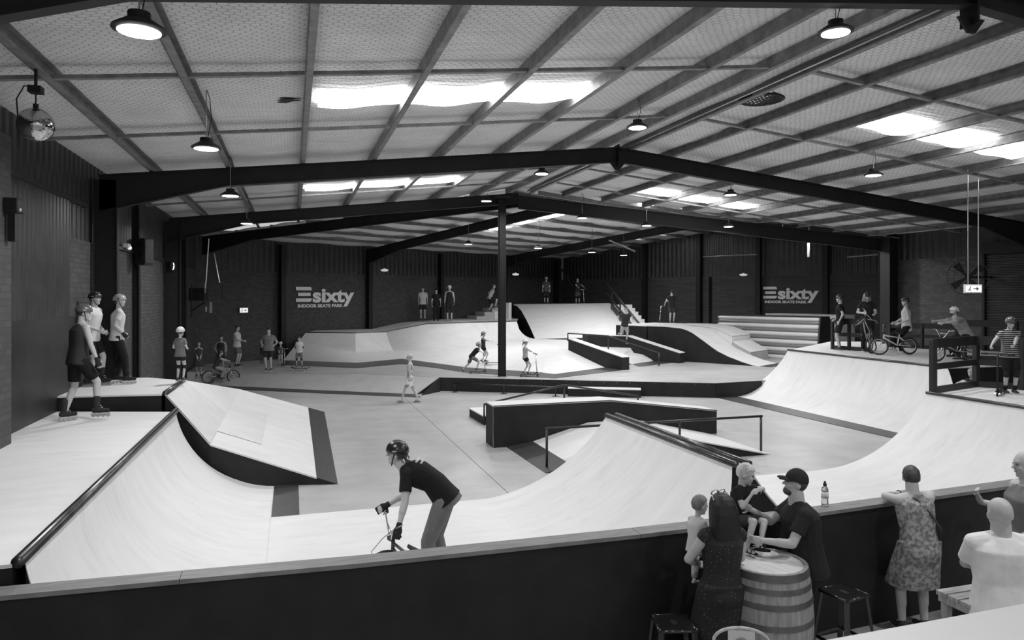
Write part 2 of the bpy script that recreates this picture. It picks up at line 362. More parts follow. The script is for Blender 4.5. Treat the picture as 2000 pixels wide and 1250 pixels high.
# skylights: translucent roof panels lit by the sky
def on_roof(px,py):
    d=P(px,py,5)-V((0,0,H)) if py<577 else None
    o=V((0,0,H))
    t=.5
    while t<6:
        p=o+d*t
        in1=p.y<rhip(p.x);w=(p-A).dot(N2)
        z=RZ(p.x) if in1 else RZ2(w)
        if p.z>=z:return V((p.x,p.y,z)),in1
        t+=.004
    return V((p.x,p.y,z)),in1
def skylight(r0,r1,s0,s1,n):
    mb=MB();k=48;vs=[];
    for i in range(k+1):
        s=s0+(s1-s0)*i/k;
        for r in(r0+.03*math.sin(s*5),r1+.03*math.sin(s*7+2)): vs.append(V((s,r,RZ(s)+sagz(s,r)-.06)))
    mb.add(vs,[(2*i,2*i+2,2*i+3,2*i+1) for i in range(k)]);o=struct('window_%d'%n,mb,SKYP)
    sd=o.modifiers.new('s','SOLIDIFY');sd.thickness=.01
a,_=on_roof(622,184);b,_=on_roof(1140,172);c,_=on_roof(1737,235);d,_=on_roof(1965,288)
print('SKY',a,b,c,d)
skylight(a.y-.42,a.y+.42,a.x,b.x,1)
for i,(s0,s1) in enumerate(((11.44,12.92),(13.04,14.54),(14.66,16.1))): skylight(c.y-.45,c.y+.45,s0,s1,2+i)
a,_=on_roof(596,364);b,_=on_roof(888,348);c,_=on_roof(1290,372)
print('SKY2',a,b,c)
skylight(a.y-.4,a.y+.4,a.x,b.x,5);skylight(c.y-.45,c.y+.45,11.44,12.9,6);skylight(c.y-.45,c.y+.45,13.04,14.5,7);skylight(c.y-.45,c.y+.45,14.66,16.0,8)
n=9
for q,w0,w1 in((tq(717)+2.6,2.2,3.6),(tq(717)+2.6,3.8,5.2),(tq(717)+2.6,5.4,6.8),(tq(980)+3,2.2,3.6),(tq(980)+3,3.8,5.2),(tq(717)+2.6,-5,-3.5),(tq(717)+2.6,-3.2,-1.9)):
    mb=MB();vs=[V((*Q(qq,ww,0)[:2],RZ2(ww)-.09)) for qq,ww in((q-.45,w0),(q+.45,w0),(q+.45,w1),(q-.45,w1))];mb.add(vs,[(0,1,2,3)]);o=struct('window_%d'%n,mb,SKYP);n+=1
    sd=o.modifiers.new('s','SOLIDIFY');sd.thickness=.01
# painted-over patches: tear in the foil and a round mesh-covered vent
a,_=on_roof(562,190);mb=MB()
for k,(dx,dy,rx,ry) in enumerate(((0,0,.16,.12),)):
    vs=[];nn=22
    for i in range(nn):
        an=2*math.pi*i/nn;rr=1+.28*math.sin(3*an+1)+.18*math.sin(5*an)
        x=a.x+dx+rx*rr*math.cos(an);y=a.y+dy+ry*rr*math.sin(an);vs.append(V((x,y,RZ(x)+sagz(x,y)-.03)))
    mb.add(vs,[tuple(range(nn))])
tag(mb.build('foil_tear',BLK),'ragged dark tear in the silver roof insulation beside the skylight','tear')
a,_=on_roof(1487,185);vm=mat('vent_mesh',.02,.6);v=thing('roof_vent','round mesh covered vent opening in the roof near the ridge','vent',(a.x,a.y,RZ(a.x)-.09))
mb=MB();mb.torus((0,0,0),.42,.03,(0,0,1));mb.build('vent_ring',STEEL,v,True)
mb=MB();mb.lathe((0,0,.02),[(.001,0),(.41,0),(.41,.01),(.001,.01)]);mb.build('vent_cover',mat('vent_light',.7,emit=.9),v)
mb=MB()
for i in range(-4,5):
    x=i*.1;L=math.sqrt(max(0,.41**2-x*x));mb.bar((x,-L,-.01),(x,L,-.01),.022,.02);mb.bar((-L,x,-.01),(L,x,-.01),.016,.02)
mb.build('vent_grille',vm,v)
# ---------------------------------------------------------------- lamps
lampproto=None
LD=bpy.data.lights.new('high_bay_light','AREA');LD.shape='DISK';LD.size=.34;LD.energy=112;LD.spread=R(170)
def lamp(px,py,D,label,p=None):
    global lampproto
    p=p or PDY(px,py,D)
    inm=p.y<rhip(p.x);top=(RZ(p.x) if inm else RZ2((p-A).dot(N2)))-.03
    L=max(.15,top-p.z-.16)
    t=thing('high_bay_lamp',label,'lamp',p,0,'high bay lamps under the roof')
    if lampproto is None:
        mb=MB();mb.lathe((0,0,0),[(.17,.0),(.215,.015),(.21,.03),(.12,.09),(.09,.11),(.09,.16),(.03,.17)]);h=mb.build('lamp_shade',STEEL,t,'auto')
        mb=MB();mb.lathe((0,0,0),[(.001,-.004),(.168,-.004),(.168,.012),(.001,.012)]);g=mb.build('lamp_lens',LAMPON,t,'auto')
        lampproto=(h.data,g.data)
    else:
        for nm,me in(('lamp_shade',lampproto[0]),('lamp_lens',lampproto[1])):
            o=bpy.data.objects.new(nm,me);COL.objects.link(o);o.parent=t
    mb=MB();mb.tube([(0,0,.16),(0,0,.16+L)],.008,6);mb.build('chain',GALV,t)
    mb=MB();mb.tube([(0.02,0,.16),(.07,0,.16+L*.4),(.05,0,.16+L*.8),(0,0,.16+L)],.006,6);mb.build('cable',RUB,t)
    l=bpy.data.objects.new('lamp_light',LD);COL.objects.link(l);l.parent=t;l.location=(0,0,-.02)
LAMPS=[(272,62,6.0,'large glowing lamp nearest the top left corner, beside the roof purlin'),(403,291,10.7,'glowing lamp in front of the left end of the nearest full rafter'),
(450,383,15.8,'glowing lamp just behind the left haunch of the near rafter'),(482,437,22,'small glowing lamp below the second rafter on the left'),
(1632,65,9.0,'bright lamp hanging near the ridge at the top right'),(1245,250,14.15,'bright lamp under the ridge just above the near rafter apex'),
(1058,340,19.6,'lamp hanging in the second bay a little left of the ridge plate'),(950,393,25.2,'lamp just left of the centre column head'),
(1706,343,17.2,'lamp on a long chain in front of the right rafter'),(1427,381,21.4,'lamp with dark shade behind the right rafter below the skylights'),
(915,477,33,'lamp in the far bay left of the centre column'),(1051,485,34,'lamp in the far bay right of the centre column, lowest of its line'),
(1137,426,26.8,'lamp behind the beam just right of the centre column head'),(1263,441,27.5,'lamp at the apex plate of the far right rafter'),
(1423,443,27.5,'bright lamp under the long beam left of the end wall'),(1529,460,31,'lamp in front of the ribbed end wall above the right logo'),
(1580,468,30.5,'lamp beside a short hanging pole near the right pier'),(1156,493,38,'small lamp far back under the second wing roof, left of two'),
(1218,499,39,'small lamp far back under the second wing roof, right of two')]
for l in LAMPS: lamp(*l)
for i,q in enumerate(((-1.25,1.2,5.75),(6.6,3.0,6.85),(12.5,2.6,6.35))): lamp(0,0,0,'added fill lamp over the spectator area in front, outside the picture, number '+'one two three four five six seven'.split()[i],V(q))  # unseen lamps added along the rows to brighten the spectators
def wlamp(px,py,D,label):
    p=PDY(px,py,D);t=thing('pendant_light',label,'light',p,0,'small pendant lights low on the back walls')
    mb=MB();mb.lathe((0,0,0),[(.01,-.06),(.14,-.05),(.2,0),(.2,.03),(.05,.08),(.01,.1)]);mb.build('pendant_shade',mat('pendant_white',.6,.4,emit=.35),t,'auto')
    mb=MB();mb.tube([(0,0,.09),(0,0,1.1 if px>1400 else 1.4)],.008,6);mb.build('pendant_rod',STEEL,t)
wlamp(751,528,36.5,'pale pendant light in front of the dark back wall, left one');wlamp(1007,536,41,'pale pendant light in front of the dark back wall, right of the centre column');wlamp(1452,537,38,'pale pendant light in front of the brick end wall')
# ---------------------------------------------------------------- ramps
def arc(s0,s1,h,n=16):
    """profile from foot s0 (z 0) up to top s1 (z h), tangent to the floor at the foot"""
    d=abs(s1-s0);sg=1 if s1>s0 else -1;Rr=(d*d+h*h)/(2*h);am=math.asin(min(1,d/Rr)) if h<=Rr else math.pi/2
    return [(s0+sg*Rr*math.sin(am*i/n),Rr*(1-math.cos(am*i/n))) for i in range(n+1)]
def sheet(sections,th=.03):
    """closed slab: sections = rows of 3-D points forming the top skin; given thickness downwards"""
    mb=MB();nr=len(sections);nc=len(sections[0])
    vs=[V(p) for row in sections for p in row];vs+=[p-V((0,0,th)) for p in vs];n=nr*nc;fs=[]
    for i in range(nr-1):
        for j in range(nc-1):
            a=i*nc+j;fs.append((a,a+1,a+nc+1,a+nc));fs.append((n+a,n+a+nc,n+a+nc+1,n+a+1))
    for i in range(nr-1):
        for j in(0,nc-1):
            a=i*nc+j;fs.append((a,a+nc,n+a+nc,n+a))
    for j in range(nc-1):
        for i in(0,nr-1):
            a=i*nc+j;fs.append((a,a+1,n+a+1,n+a))
    return mb.add(vs,fs)
def skirt(sections,z0,dz=.045,inset=.015):
    """black side walls under a skin: closed body from the skin's outline down to z0"""
    mb=MB();rows=[[V(p)-V((0,0,dz)) for p in r] for r in sections];nr=len(rows);nc=len(rows[0])
    def mv(p,q): d=V((q.x-p.x,q.y-p.y,0));return p+d.normalized()*inset if d.length>.02 else p
    rows[0]=[mv(p,q) for p,q in zip(rows[0],rows[1])];rows[-1]=[mv(p,q) for p,q in zip(rows[-1],rows[-2])]
    top=[p for r in rows for p in r];n=len(top);vs=top+[V((p.x,p.y,min(z0,p.z-.001))) for p in top];fs=[]
    for i in range(nr-1):
        for j in(0,nc-1):
            a=i*nc+j;fs.append((a,a+nc,n+a+nc,n+a))
    for j in range(nc-1):
        for i in(0,nr-1):
            a=i*nc+j;fs.append((a,a+1,n+a+1,n+a))
    return mb.add(vs,fs)
def ramp(name,label,cat,secs,z0=0,coping=None,strip=None,group=None,side=BLK,top=PLY,cr=.035):
    t=thing(name,label,cat,(0,0,0),0,group)
    sheet(secs).build('riding_surface',top,t,'auto');skirt(secs,z0).build('side_panel',side,t)
    if coping:
        for c in coping: MB().tube(c,cr,12).build('coping',COPE,t,True)
    if strip:
        for c in strip: sheet(c,.012).build('threshold_plate',STRIP,t)
    return t
def poly_deck(name,label,poly,z,z0=0,cat='platform',side=BLK):
    t=thing(name,label,cat)
    MB().prism(poly,z-.03,z).build('deck_surface',PLY,t);c=sum((V((p[0],p[1],0)) for p in poly),V((0,0,0)))/len(poly)
    ip=[]
    for p in poly:
        q=V((p[0],p[1],0));d=(c-q).normalized()*.015;ip.append((q.x+d.x,q.y+d.y))
    MB().prism(ip,z0,z-.031).build('side_panel',side,t);return t
def prof(pts,rs,f=lambda a,r:a): return [[V((s,r,z)) for s,z in pts] for r in rs]
# left mini-ramp quarter
pr=arc(-.33,-2.03,1.45)
ramp('quarter_pipe','large curved white quarter pipe at the left front with a long steel coping','skate ramp',prof(pr,(6.56,9,11.5,14.2)),0,[[(-2.06,6.5,1.46),(-2.03,14.22,1.46)]],[[[(-.33,12.06,.013),(.1,12.06,.013)],[(-.33,14.2,.013),(.1,14.0,.013)]]],cr=.05)
poly_deck('roll_in_deck','lower white deck at the left with a skater in a dark tank top on it',[(-4.08,6.5),(-2.1,6.5),(-2.07,14.16),(-4.08,14.8)],1.45)
poly_deck('upper_deck','raised white deck one step up behind the left lower deck',[(-4.08,14.83),(-2.33,14.62),(-2.3,16.9),(-3.08,17.64),(-4.08,17.7)],1.72)
# hip bank beyond it
T0=V((-2.27,14.62,1.72));T1=V((-2.24,16.88,1.72));K0=P(411,868,.80);K1=V((-1.47,22.4,.8));F0=V((.81,13.84,.005));F1=V((.92,22.55,.005))
def lerp(a,b,t): return V(a)+(V(b)-V(a))*t
S0=lerp(K0,F0,.83);S1=lerp(K1,F1,.8)
t=thing('bank_ramp','two angle white plywood bank beside the left decks, ending in a dark plate','skate ramp')
MB().add([T0,T1,K1,K0,S1,S0],[(0,1,2,3),(3,2,4,5)])
mb=sheet([[T0,T1],[K0,K1],[S0,S1]]);mb.build('riding_surface',PLY,t)
sheet([[lerp(K0,S0,.0)+V((.1,2.2,-.03)),lerp(K0,K1,.55)+V((.02,0,.004))],[lerp(S0,S1,.25)+V((-.9,0,.3)),lerp(S0,S1,.6)+V((-.9,0,.3))]],.006) if 0 else None
MB().add([lerp(T0,T1,.12)+V((.05,0,-.052)),lerp(T0,T1,.85)+V((.05,0,-.052)),lerp(K0,K1,.45)+V((-.02,0,.03)),lerp(K0,K1,.1)+V((-.02,0,.03))],[(0,1,2,3)]) if 0 else None
sheet([[S0,S1],[F0,F1]],.01).build('threshold_plate',STRIP,t)
mb=MB();mb.add([T0+V((0,.01,-.03)),K0+V((0,.01,-.03)),F0+V((-.03,.01,-.003)),V((K0.x,K0.y+.01,0)),V((T0.x,T0.y+.01,0)),T1+V((0,0,-.03)),K1+V((0,0,-.03)),F1+V((-.03,0,-.003)),V((K1.x,K1.y,0)),V((T1.x,T1.y,0))],[(0,1,3,4),(1,2,3),(5,9,8,6),(6,8,7),(0,4,9,5),(0,5,6,1),(1,6,7,2),(4,3,8,9),(3,2,7,8)])
mb.build('side_panel',BLK,t)
MB().tube([T0+V((0,0,.01)),T1+V((0,0,.01))],.05,12).build('coping',COPE,t,True)
# patched sheets of paler plywood (separate boards screwed on)
def board(a,b,c,d,g=PLY):
    off=V((0,0,.014));q=[V(x)+off for x in(a,b,c,d)];sheet([[q[0],q[1]],[q[3],q[2]]],.003).build('plywood_board',g,t)
board(lerp(T0,T1,.0).lerp(lerp(K0,K1,0),.02),lerp(T0,T1,.98),lerp(K0,K1,.44),lerp(K0,K1,.0),mat('ply_worn',.60,.5,var=.06))
board(lerp(K0,K1,.16),lerp(K0,K1,.60),lerp(lerp(K0,K1,.60),lerp(S0,S1,.60),.45),lerp(lerp(K0,K1,.16),lerp(S0,S1,.16),.45),mat('ply_worn',.60))
# channel flat and the spine
t=thing('plywood_flat','white plywood flat running along behind the black barrier','skate floor')
MB().prism([(-.33,6.45),(10.3,6.45),(10.3,12.05),(-.33,12.05)],.002,.014).build('flat_surface',PLY,t)
for i,(s,r) in enumerate(((2.1,0),(4.5,0))): pass
pl=arc(2.9,5.48,1.33);prr=arc(8.05,5.72,1.33)
ramp('spine_ramp','white double sided spine ramp with twin steel copings in the middle foreground','skate ramp',[[V((a_,8.1-(1.4*(1.33-z_)/1.33 if (r_==8.1 and a_<5.6) else 0) if r_==8.1 else r_,z_)) for a_,z_ in pl+[(5.6,1.33)]+prr[::-1]] for r_ in(8.1,10,12.04)],0,[[(5.5,8.04,1.35),(5.5,12.07,1.35)],[(5.7,8.04,1.35),(5.7,12.07,1.35)]],cr=.045)
# right quarter B with deck and railing
pb=arc(10.3,13.05,1.45)
ramp('quarter_pipe','big curved white quarter pipe at the right below the railed deck','skate ramp',prof(pb,(6.45,9,12.13)),0,[[(13.05,6.45,1.46),(13.05,12.15,1.46)]])
poly_deck('quarter_deck','white deck at the right edge with the striped shirt child on it',[(13.08,6.45),(13.08,12.15),(15.15,12.8),(15.6,12.1),(16.2,6.45)],1.45)
# right quarter A
ZA=1.6;tL=P(1530,684,ZA);tR=P(1880,717,ZA)
SA=16.9
secs=[]
for u in(0,.25,.5,.75,1):
    row=[]
    for s,z in arc(14.9,SA,ZA):
        r0=13.95+(tR.y-13.95)*z/ZA;r1=22.4+(tL.y-22.4)*z/ZA;row.append(V((s,r0+(r1-r0)*u,z)))
    secs.append(row)
ramp('quarter_pipe','long white curved quarter pipe on the far right below the bike riders','skate ramp',secs,0,[[(SA,tR.y-.02,ZA+.01),(SA,tL.y+.02,ZA+.01)]],[[[(14.25,13.9,.013),(14.9,13.95,.013)],[(14.05,22.3,.013),(14.9,22.4,.013)]]])
dk=[V((SA+.03,tR.y,0)),V((SA+.03,tL.y,0)),P(1622,667,ZA),P(1760,667,ZA),V((23.2,17.9,0)),V((20.5,tR.y,0))]
poly_deck('long_deck','broad white deck behind the far right quarter pipe carrying the bike riders',[(p.x,p.y) for p in dk],ZA)
# raised upper floor
up=[P(430,724,.5),P(700,731,.5),P(860,737,.5),P(1396,749.5,.48),V((16.05,21.95,0)),V((30,20,0)),V((34,30,0)),V((20,46,0)),BEND-V((.3,.3,0)),CORN+V((.15,-.2,0)),V((SW+.1,31,0))]
t=tag(MB().prism([(p.x,p.y) for p in up[::-1]],.0,.5).build('floor',CONC),kind='structure')
f0=P(860,765,0);f1=P(1396,774,0)
a=P(860,737,.5);b=P(1396,749.5,.48);c=V((16.05,21.95,0))
t=thing('step_face','long low black step face along the edge of the upper floor','step')
mb=MB();dn=V((-.012,-.05,0))
mb.bar(V((a.x,a.y,.25))+dn,V((b.x,b.y,.25))+dn,.03,.5);mb.bar(V((b.x,b.y,.25))+dn,V((c.x,c.y,.25))+dn,.03,.5);mb.build('face_panel',BLK,t)
mb=MB()
for i in range(22):
    p=lerp(a,b,(i+.5)/22);mb.ell((p.x-.03,p.y-.075,.45),(.012,.012,.012),nu=6,nv=4)
tag(mb.build('screw_heads',GALV,t),kind='stuff')
# bank from upper floor
B0=P(430,722,.5);B1=P(700,731,.5);B2=P(857,737,.5);G0=P(400,752,.01);G1=P(640,763,.01);G2=P(812,770,.01)
ramp('bank_ramp','long low white bank down from the upper floor, left of the black step','skate ramp',[[B0,B1,B2],[G0,G1,G2]],0,None,[[[G0+V((0,0,.008)),G1+V((0,0,.008)),G2+V((0,0,.008))],[P(380,757,.01),P(640,768.5,.01),P(822,776,.01)]]],top=PLY2)
mb=MB();q=P(830,771,0);mb.add([P(858,737,.505),P(860,765,0),P(822,772,.02),P(861,737,.505)+V((0,.02,0)),P(860,765,0)+V((0,.03,0)),P(824,771,.02)+V((0,.03,0))],[(0,1,2),(3,5,4),(0,3,4,1),(1,4,5,2),(2,5,3,0)])
tag(mb.build('bank_cheek',BLK),'small black triangular cheek closing the end of the low bank','ramp side')
# central grind box and funbox
hb=[(4.46,.985),(7.44,.985),(10.42,.6)]
t=thing('grind_box','long black hubba box with white top in the middle of the concrete floor','skate box')
mb=MB();pf=[(4.46,0)]+[(10.42,0)]+[(s,z-.03) for s,z in hb[::-1]];r0,r1=16.08,16.75;n=len(pf)
mb.add([V((s,r,z)) for r in(r0,r1) for s,z in pf],[tuple(range(n))[::-1],tuple(range(n,2*n))]+[(i,(i+1)%n,n+(i+1)%n,n+i) for i in range(n)]);mb.build('box_body',BLK,t)
MB().bar((4.455,r0-.01,.02),(4.455,r0-.01,.95),.01,.01).build('corner_trim',GALV,t)
sheet([[V((s,r0-.01,z)) for s,z in hb],[V((s,r1+.01,z)) for s,z in hb]]).build('top_surface',PLY,t)
MB().tube([V((s,r0-.012,z-.006)) for s,z in hb],.012,8).build('edge_angle',COPE,t)
fb=[(5.42,.1),(6.85,.48),(8.1,.48),(10.2,.012)]
ramp('funbox','low white funbox with banks both ends in front of the hubba box','skate ramp',prof(fb,(13.6,16.06)),0,None,[[[(4.83,13.47,.012),(5.42,13.58,.105)],[(4.78,16.06,.012),(5.42,16.06,.105)]]])
mb=MB()
def rail(label,pts,posts,r=.028,cat='grind rail',plates=False):
    t=thing('grind_rail',label,cat,V(pts[0])-V((0,0,pts[0][2])));o=V(t.location)
    MB().tube([V(p)-o for p in pts],r,12).build('rail_bar',RAIL,t,True)
    for a,z in posts:
        a=V(a);MB().tube([a-o,V((a.x,a.y,z))-o],r*.95,10).build('post',RAIL,t,True)
        if plates: MB().box(V((a.x,a.y,a.z+.005))-o,(.22,.16,.012)).build('base_plate',RAIL,t)
    return t
rail('straight round rail across the front of the white funbox',[(4.95,13.85,.82),(10.15,13.85,.82)],[((4.98,13.85,.03),.81),((8.05,13.85,.47),.81),((10.12,13.85,.01),.81)])
pk=P(1102,752,1.42)
q0=P(944,829,0);q1=P(945,789,.80)
ra=V((q0.x,17.3,.74));rc=V((10.0,17.3,.62))
def at_r(px,py,r):                      # point seen at (px,py) on the plane y=r
    d=P(px,py,0)-V((0,0,H)) if py>577 else P(px,py,6)-V((0,0,H))
    t=r/d.y;return V((0,0,H))+d*t
g0=at_r(945,790,19.0);g1=at_r(1102,752,19.0);g2=at_r(1247,773,19.0);b0=at_r(944,828,19.0)
rail('bent rail rising and falling behind the hubba box',[g0,g1,g2],[((g0.x+.01,19.0,0),g0.z),((g1.x,19.0,.26),g1.z),((g2.x-.02,19.0,.26),g2.z)])
t=thing('manual_pad','low black platform with white top behind the hubba box','skate box')
MB().prism([(5.0,19.1),(4.96,20.5),(8.2,20.5),(11,19.4),(11,17.4),(7,17.4)],0,.22).build('box_body',BLK,t)
MB().prism([(4.99,19.08),(4.94,20.52),(8.2,20.52),(11,19.42),(11,17.38),(7,17.38)],.221,.25).build('top_surface',PLY,t)
t=thing('ledge_box','low narrow black ledge with white top near the step','skate box')
e0=P(1109,774,0);e1=P(1252,777,0);dd=(e1-e0).normalized();nn=V((-dd.y,dd.x,0))*.55
MB().prism([tuple(x[:2]) for x in(e0,e1,e1+nn,e0+nn)],0,.26).build('box_body',BLK,t);MB().prism([tuple(x[:2]) for x in(e0-nn*.02,e1-nn*.02,e1+nn*1.02,e0+nn*1.02)],.261,.29).build('top_surface',PLY,t)
l0=P(888,766,0);l1=P(984,769,0);l2=P(1085,774,0);l3=P(1100,775,0)
rail('low flat bar in front of the black step',[V((l0.x,l0.y,.32)),V((l3.x,l3.y,.33))],[(l0,.32),(l1,.32),(l2,.32)],.025,plates=True)
for s_ in(3.7,8.9): tag(MB().box((s_,18.5,.001),(.012,12.6,.003)).build('trim_3',mat('joint_dark',.08)),kind='structure')
# ---- far raised transition: deck line, curved face, foot line
TOPS=[P(598,649,1.8),P(694,650,1.76),P(754,648,1.67),P(835,632,2.1),P(920,629.5,2.15),P(1009,627,2.15)]
MIDS=[None,None,None,None,P(915,676,1.0),P(1045,661.5,1.2)]
FEET=[P(553,704,.5),P(697,709,.5),P(785,701,.5),P(850,709.5,.5),P(912,718,.5),P(1060,728,.5)]
def cprof(T,B,n=12,k=None):
    h=T.z-B.z;L=(T-B).xy.length;out=[]
    for i in range(n+1):
        u=i/n;Rr=(L*L+h*h)/(2*h) if L>h else L
        x=u*L;z=Rr-math.sqrt(max(0,Rr*Rr-x*x)) if L>h else u*h
        z=z*h/((Rr-math.sqrt(max(0,Rr*Rr-L*L))) if L>h else h);p=lerp(B,T,u);out.append(V((p.x,p.y,B.z+z)))
    return out[::-1]
secs=[]
for T,Mi,B in zip(TOPS,MIDS,FEET):
    if Mi is None: secs.append(cprof(T,B,12))
    elif len(secs)==5:
        m2=P(1062,681,1.08);secs.append(cprof(T,Mi,7)+[lerp(Mi,m2,.5),m2]+[lerp(m2,B,i/3) for i in range(1,4)])
    else: secs.append(cprof(T,Mi,7)+[lerp(Mi,B,i/5) for i in range(1,6)])
fs=[]
for i in range(len(FEET)): fs.append([FEET[i]+V((0,0,.012)),0])
front=[P(553,713,.5),P(697,719,.5),P(785,711,.5),P(850,718.5,.5),P(912,728,.5),P(1060,739-1,.5)]
ramp('transition_ramp','wide white curved transition at the back left below the three standing skaters','skate ramp',secs,.5,[TOPS],[[[f+V((0,0,.013)) for f in FEET],[f+V((0,0,.013)) for f in front]]],cr=.03)
bk=[p for p in TOPS]
wallp=[A+E2*tq(px)+N2*(WB-.25) for px in(1009,856,781,720,613)]
t=thing('back_deck','white deck rising along the back wall, three standing skaters on it','platform')
backs=[wallp[4],wallp[3],wallp[2],wallp[1],lerp(wallp[1],wallp[0],.5),wallp[0]];zz=[1.8,1.75,2.05,2.15,2.15,2.15];r2=[[V((b.x,b.y,z)) for b,z in zip(backs,zz)],[T+V((0,0,.002)) for T in TOPS]]
sheet(r2).build('deck_surface',PLY,t);skirt(r2,.5).build('side_panel',BLK,t)
# plateau and front bank
pA=P(1045,661.5,1.2);pB=P(1228,657,1.08);pC=P(1235,677,1.08);pD=P(1062,681,1.08);pE=P(1060,728,.51);pF=P(1083,731,.51);pG=P(1186,717.5,.51);pH=P(1106,684,1.08)
t=thing('plateau','broad white plateau and bank in the middle distance behind the scooter riders','skate ramp')
mb=MB();q=[pA,pB,pC,pH,pD,pE,pF,pG];mb.add(q,[(0,4,3,2,1),(4,5,6),(4,6,3),(3,6,7)])
lo=[V((p.x,p.y,.49)) for p in q];mb.add(q+lo,[(0,1,9,8),(1,2,10,9),(2,7,15,10),(2,3,7)]);mb.build('riding_surface',PLY,t)
sheet([[pE+V((-.05,0,.012)),pF+V((0,0,.012)),pG+V((0,0,.012))],[P(1060,737,.512),P(1083,738.5,.512),P(1213,723,.512)]],.012).build('threshold_plate',STRIP,t)
# tall roll-in
rp=[(1003,594.6,43.6),(1010,597,43.3),(1018,606,42.7),(1028,624,41.6),(1037,643,40.3),(1045,661,38.9)]
TL=[PDY(*a) for a in rp];rr=[(1190,592,44.2),(1196,594.6,43.8),(1202,602,43.2),(1209,618,42.1),(1217,637,40.8),(1226,657,39.4)]
TR=[PDY(*a) for a in rr]
secs=[[lerp(a,b,u) for a,b in zip(TL,TR)] for u in(0,.2,.4,.6,.8,1)]
ramp('roll_in','tall white roll-in ramp at the back with two people standing on top','skate ramp',secs,.5)
a=TL[0];b=TR[0];wl=[A+E2*tq(px)+N2*(WB-.25) for px in(1003,1082)]
poly=[(a.x,a.y),(b.x,b.y),tuple((BEND+EW*eu(1190)-E2*.35).xy),tuple((BEND-E2*.35-N2*.35).xy),tuple(wl[0].xy)]
poly_deck('roll_in_platform','high white platform behind the tall roll-in ramp',poly,a.z,.5)
# steps up to the platform
t=thing('stair_block','pale wooden steps leading up to the high platform left of the centre column','stairs')
s0=PD(931,41.6,0);s1=PD(992,42.5,0);dx=(s1-s0)/4
for i in range(4):
    p=s0+dx*i;z=2.1+.235*(i+1);q=s1+V((0,0,0))
    n=V((-dx.y,dx.x,0)).normalized()*1.4
    MB().prism([tuple(x[:2]) for x in(p,q,q+n,p+n)],z-.235+.001,z).build('step',mat('step_wood',.40,.6,var=.1),t)
MB().prism([tuple(x[:2]) for x in(s0+dx*2.2+V((.02,-.05,0)),s1+V((.02,-.05,0)),s1+V((.0,-.01,0)),s0+dx*2.2+V((0,-.01,0)))],2.11,2.6).build('step_cheek',PLY,t)
MB().bar((s1.x-.1,s1.y-.15,2.62),(s1.x+.1,s1.y-.05,2.62),.3,1.0).build('stair_side',PLY,t)
# right stairs with handrails
t=thing('staircase','long dark flight of stairs with two handrails right of the tall roll-in','stairs')
u0=PD(1195,43.0,0);u1=PD(1268,37.0,0);n=(u1-u0).normalized();sd=V((-n.y,n.x,0))*1.1
for i in range(12):
    p=lerp(u0,u1,i/12);q=lerp(u0,u1,(i+1)/12);z=3.0-2.4*i/12
    MB().prism([tuple(x[:2]) for x in(p,q,q+sd,p+sd)],.5,z).build('step',PLY,t)
for k,off in((0,-.02),(1,.55)):
    a=u0+V((0,0,3.9-off));b=u1+V((0,0,1.45-off));
    MB().bar(a-n*1.0+V((0,0,.33)),b,.07,.11).build('handrail',WOODBLK,t)
for i in range(5):
    p=lerp(u0,u1,i/4);z=3.0-2.4*i/4;MB().bar((p.x,p.y,max(.5,z-.5)),(p.x,p.y,z+.85),.07,.07).build('post',WOODBLK,t)
MB().bar(u0+V((0,0,2.95))-n*.05-V((.03,.03,0)),u1+V((0,0,.62))-V((.03,.03,0)),.05,.3).build('stringer',WOODBLK,t)
# hubba ledges of the upper funbox
t=thing('hubba_ledge','black sloping hubba ledge on the left of the upper funbox','skate box')
a=PDY(1110,661,32.4);b=PDY(1215,697,29.25);n=(b-a);n.z=0;n.normalize();w=V((-n.y,n.x,0))*.38
mb=MB();q=[a,b,V((b.x,b.y,.5)),V((a.x,a.y,.5))];mb.add([x-V((0,0,.03)) if i<2 else x for i,x in enumerate(q)]+[x+w-(V((0,0,.03)) if i<2 else V((0,0,0))) for i,x in enumerate(q)],[(0,1,2,3),(7,6,5,4),(0,4,5,1),(1,5,6,2),(2,6,7,3),(3,7,4,0)]);mb.build('box_body',BLK,t)
sheet([[a-w*.03,b-w*.03],[a+w*1.03,b+w*1.03]]).build('top_surface',PLY,t)
t=thing('bank_ramp','white sloping bank between two black ledges on the upper floor','skate ramp')
c0=PDY(1118,672,33.4);c1=PDY(1147,675,34.6);c2=PDY(1232,672,33.8);d0=P(1236,711,.52);d1=P(1302,702,.52);c0.z=c1.z=c2.z=1.08
c00=PDY(1112,668,32.9);c00.z=1.08
sheet([[c00,c2],[P(1200,700,.8),lerp(c2,d1,.5)],[d0,d1]]).build('riding_surface',PLY,t);skirt([[c00,c2],[P(1200,700,.8),lerp(c2,d1,.5)],[d0,d1]],.5).build('side_panel',BLK,t)
sheet([[d0+V((0,0,.01)),d1+V((0,0,.01))],[P(1250,716,.512),P(1320,707,.512)]],.01).build('threshold_plate',STRIP,t)
MB().prism([tuple(x[:2]) for x in(c1+V((-.2,0,0)),c2,c2+V((.4,4,0)),c1+V((-.2,4,0)))],.5,1.075).build('top_platform',PLY,t)
t=thing('hubba_ledge','black ledge with white top bending down on the right of the upper funbox','skate box')
a0_=PDY(1147,652,34.9);a_=PDY(1225,656,33.9);b_=PDY(1328,689,32.2)
a0_.z=a_.z=1.64
n=(b_-a_);n.z=0;n.normalize();w=V((-n.y,n.x,0))*.5
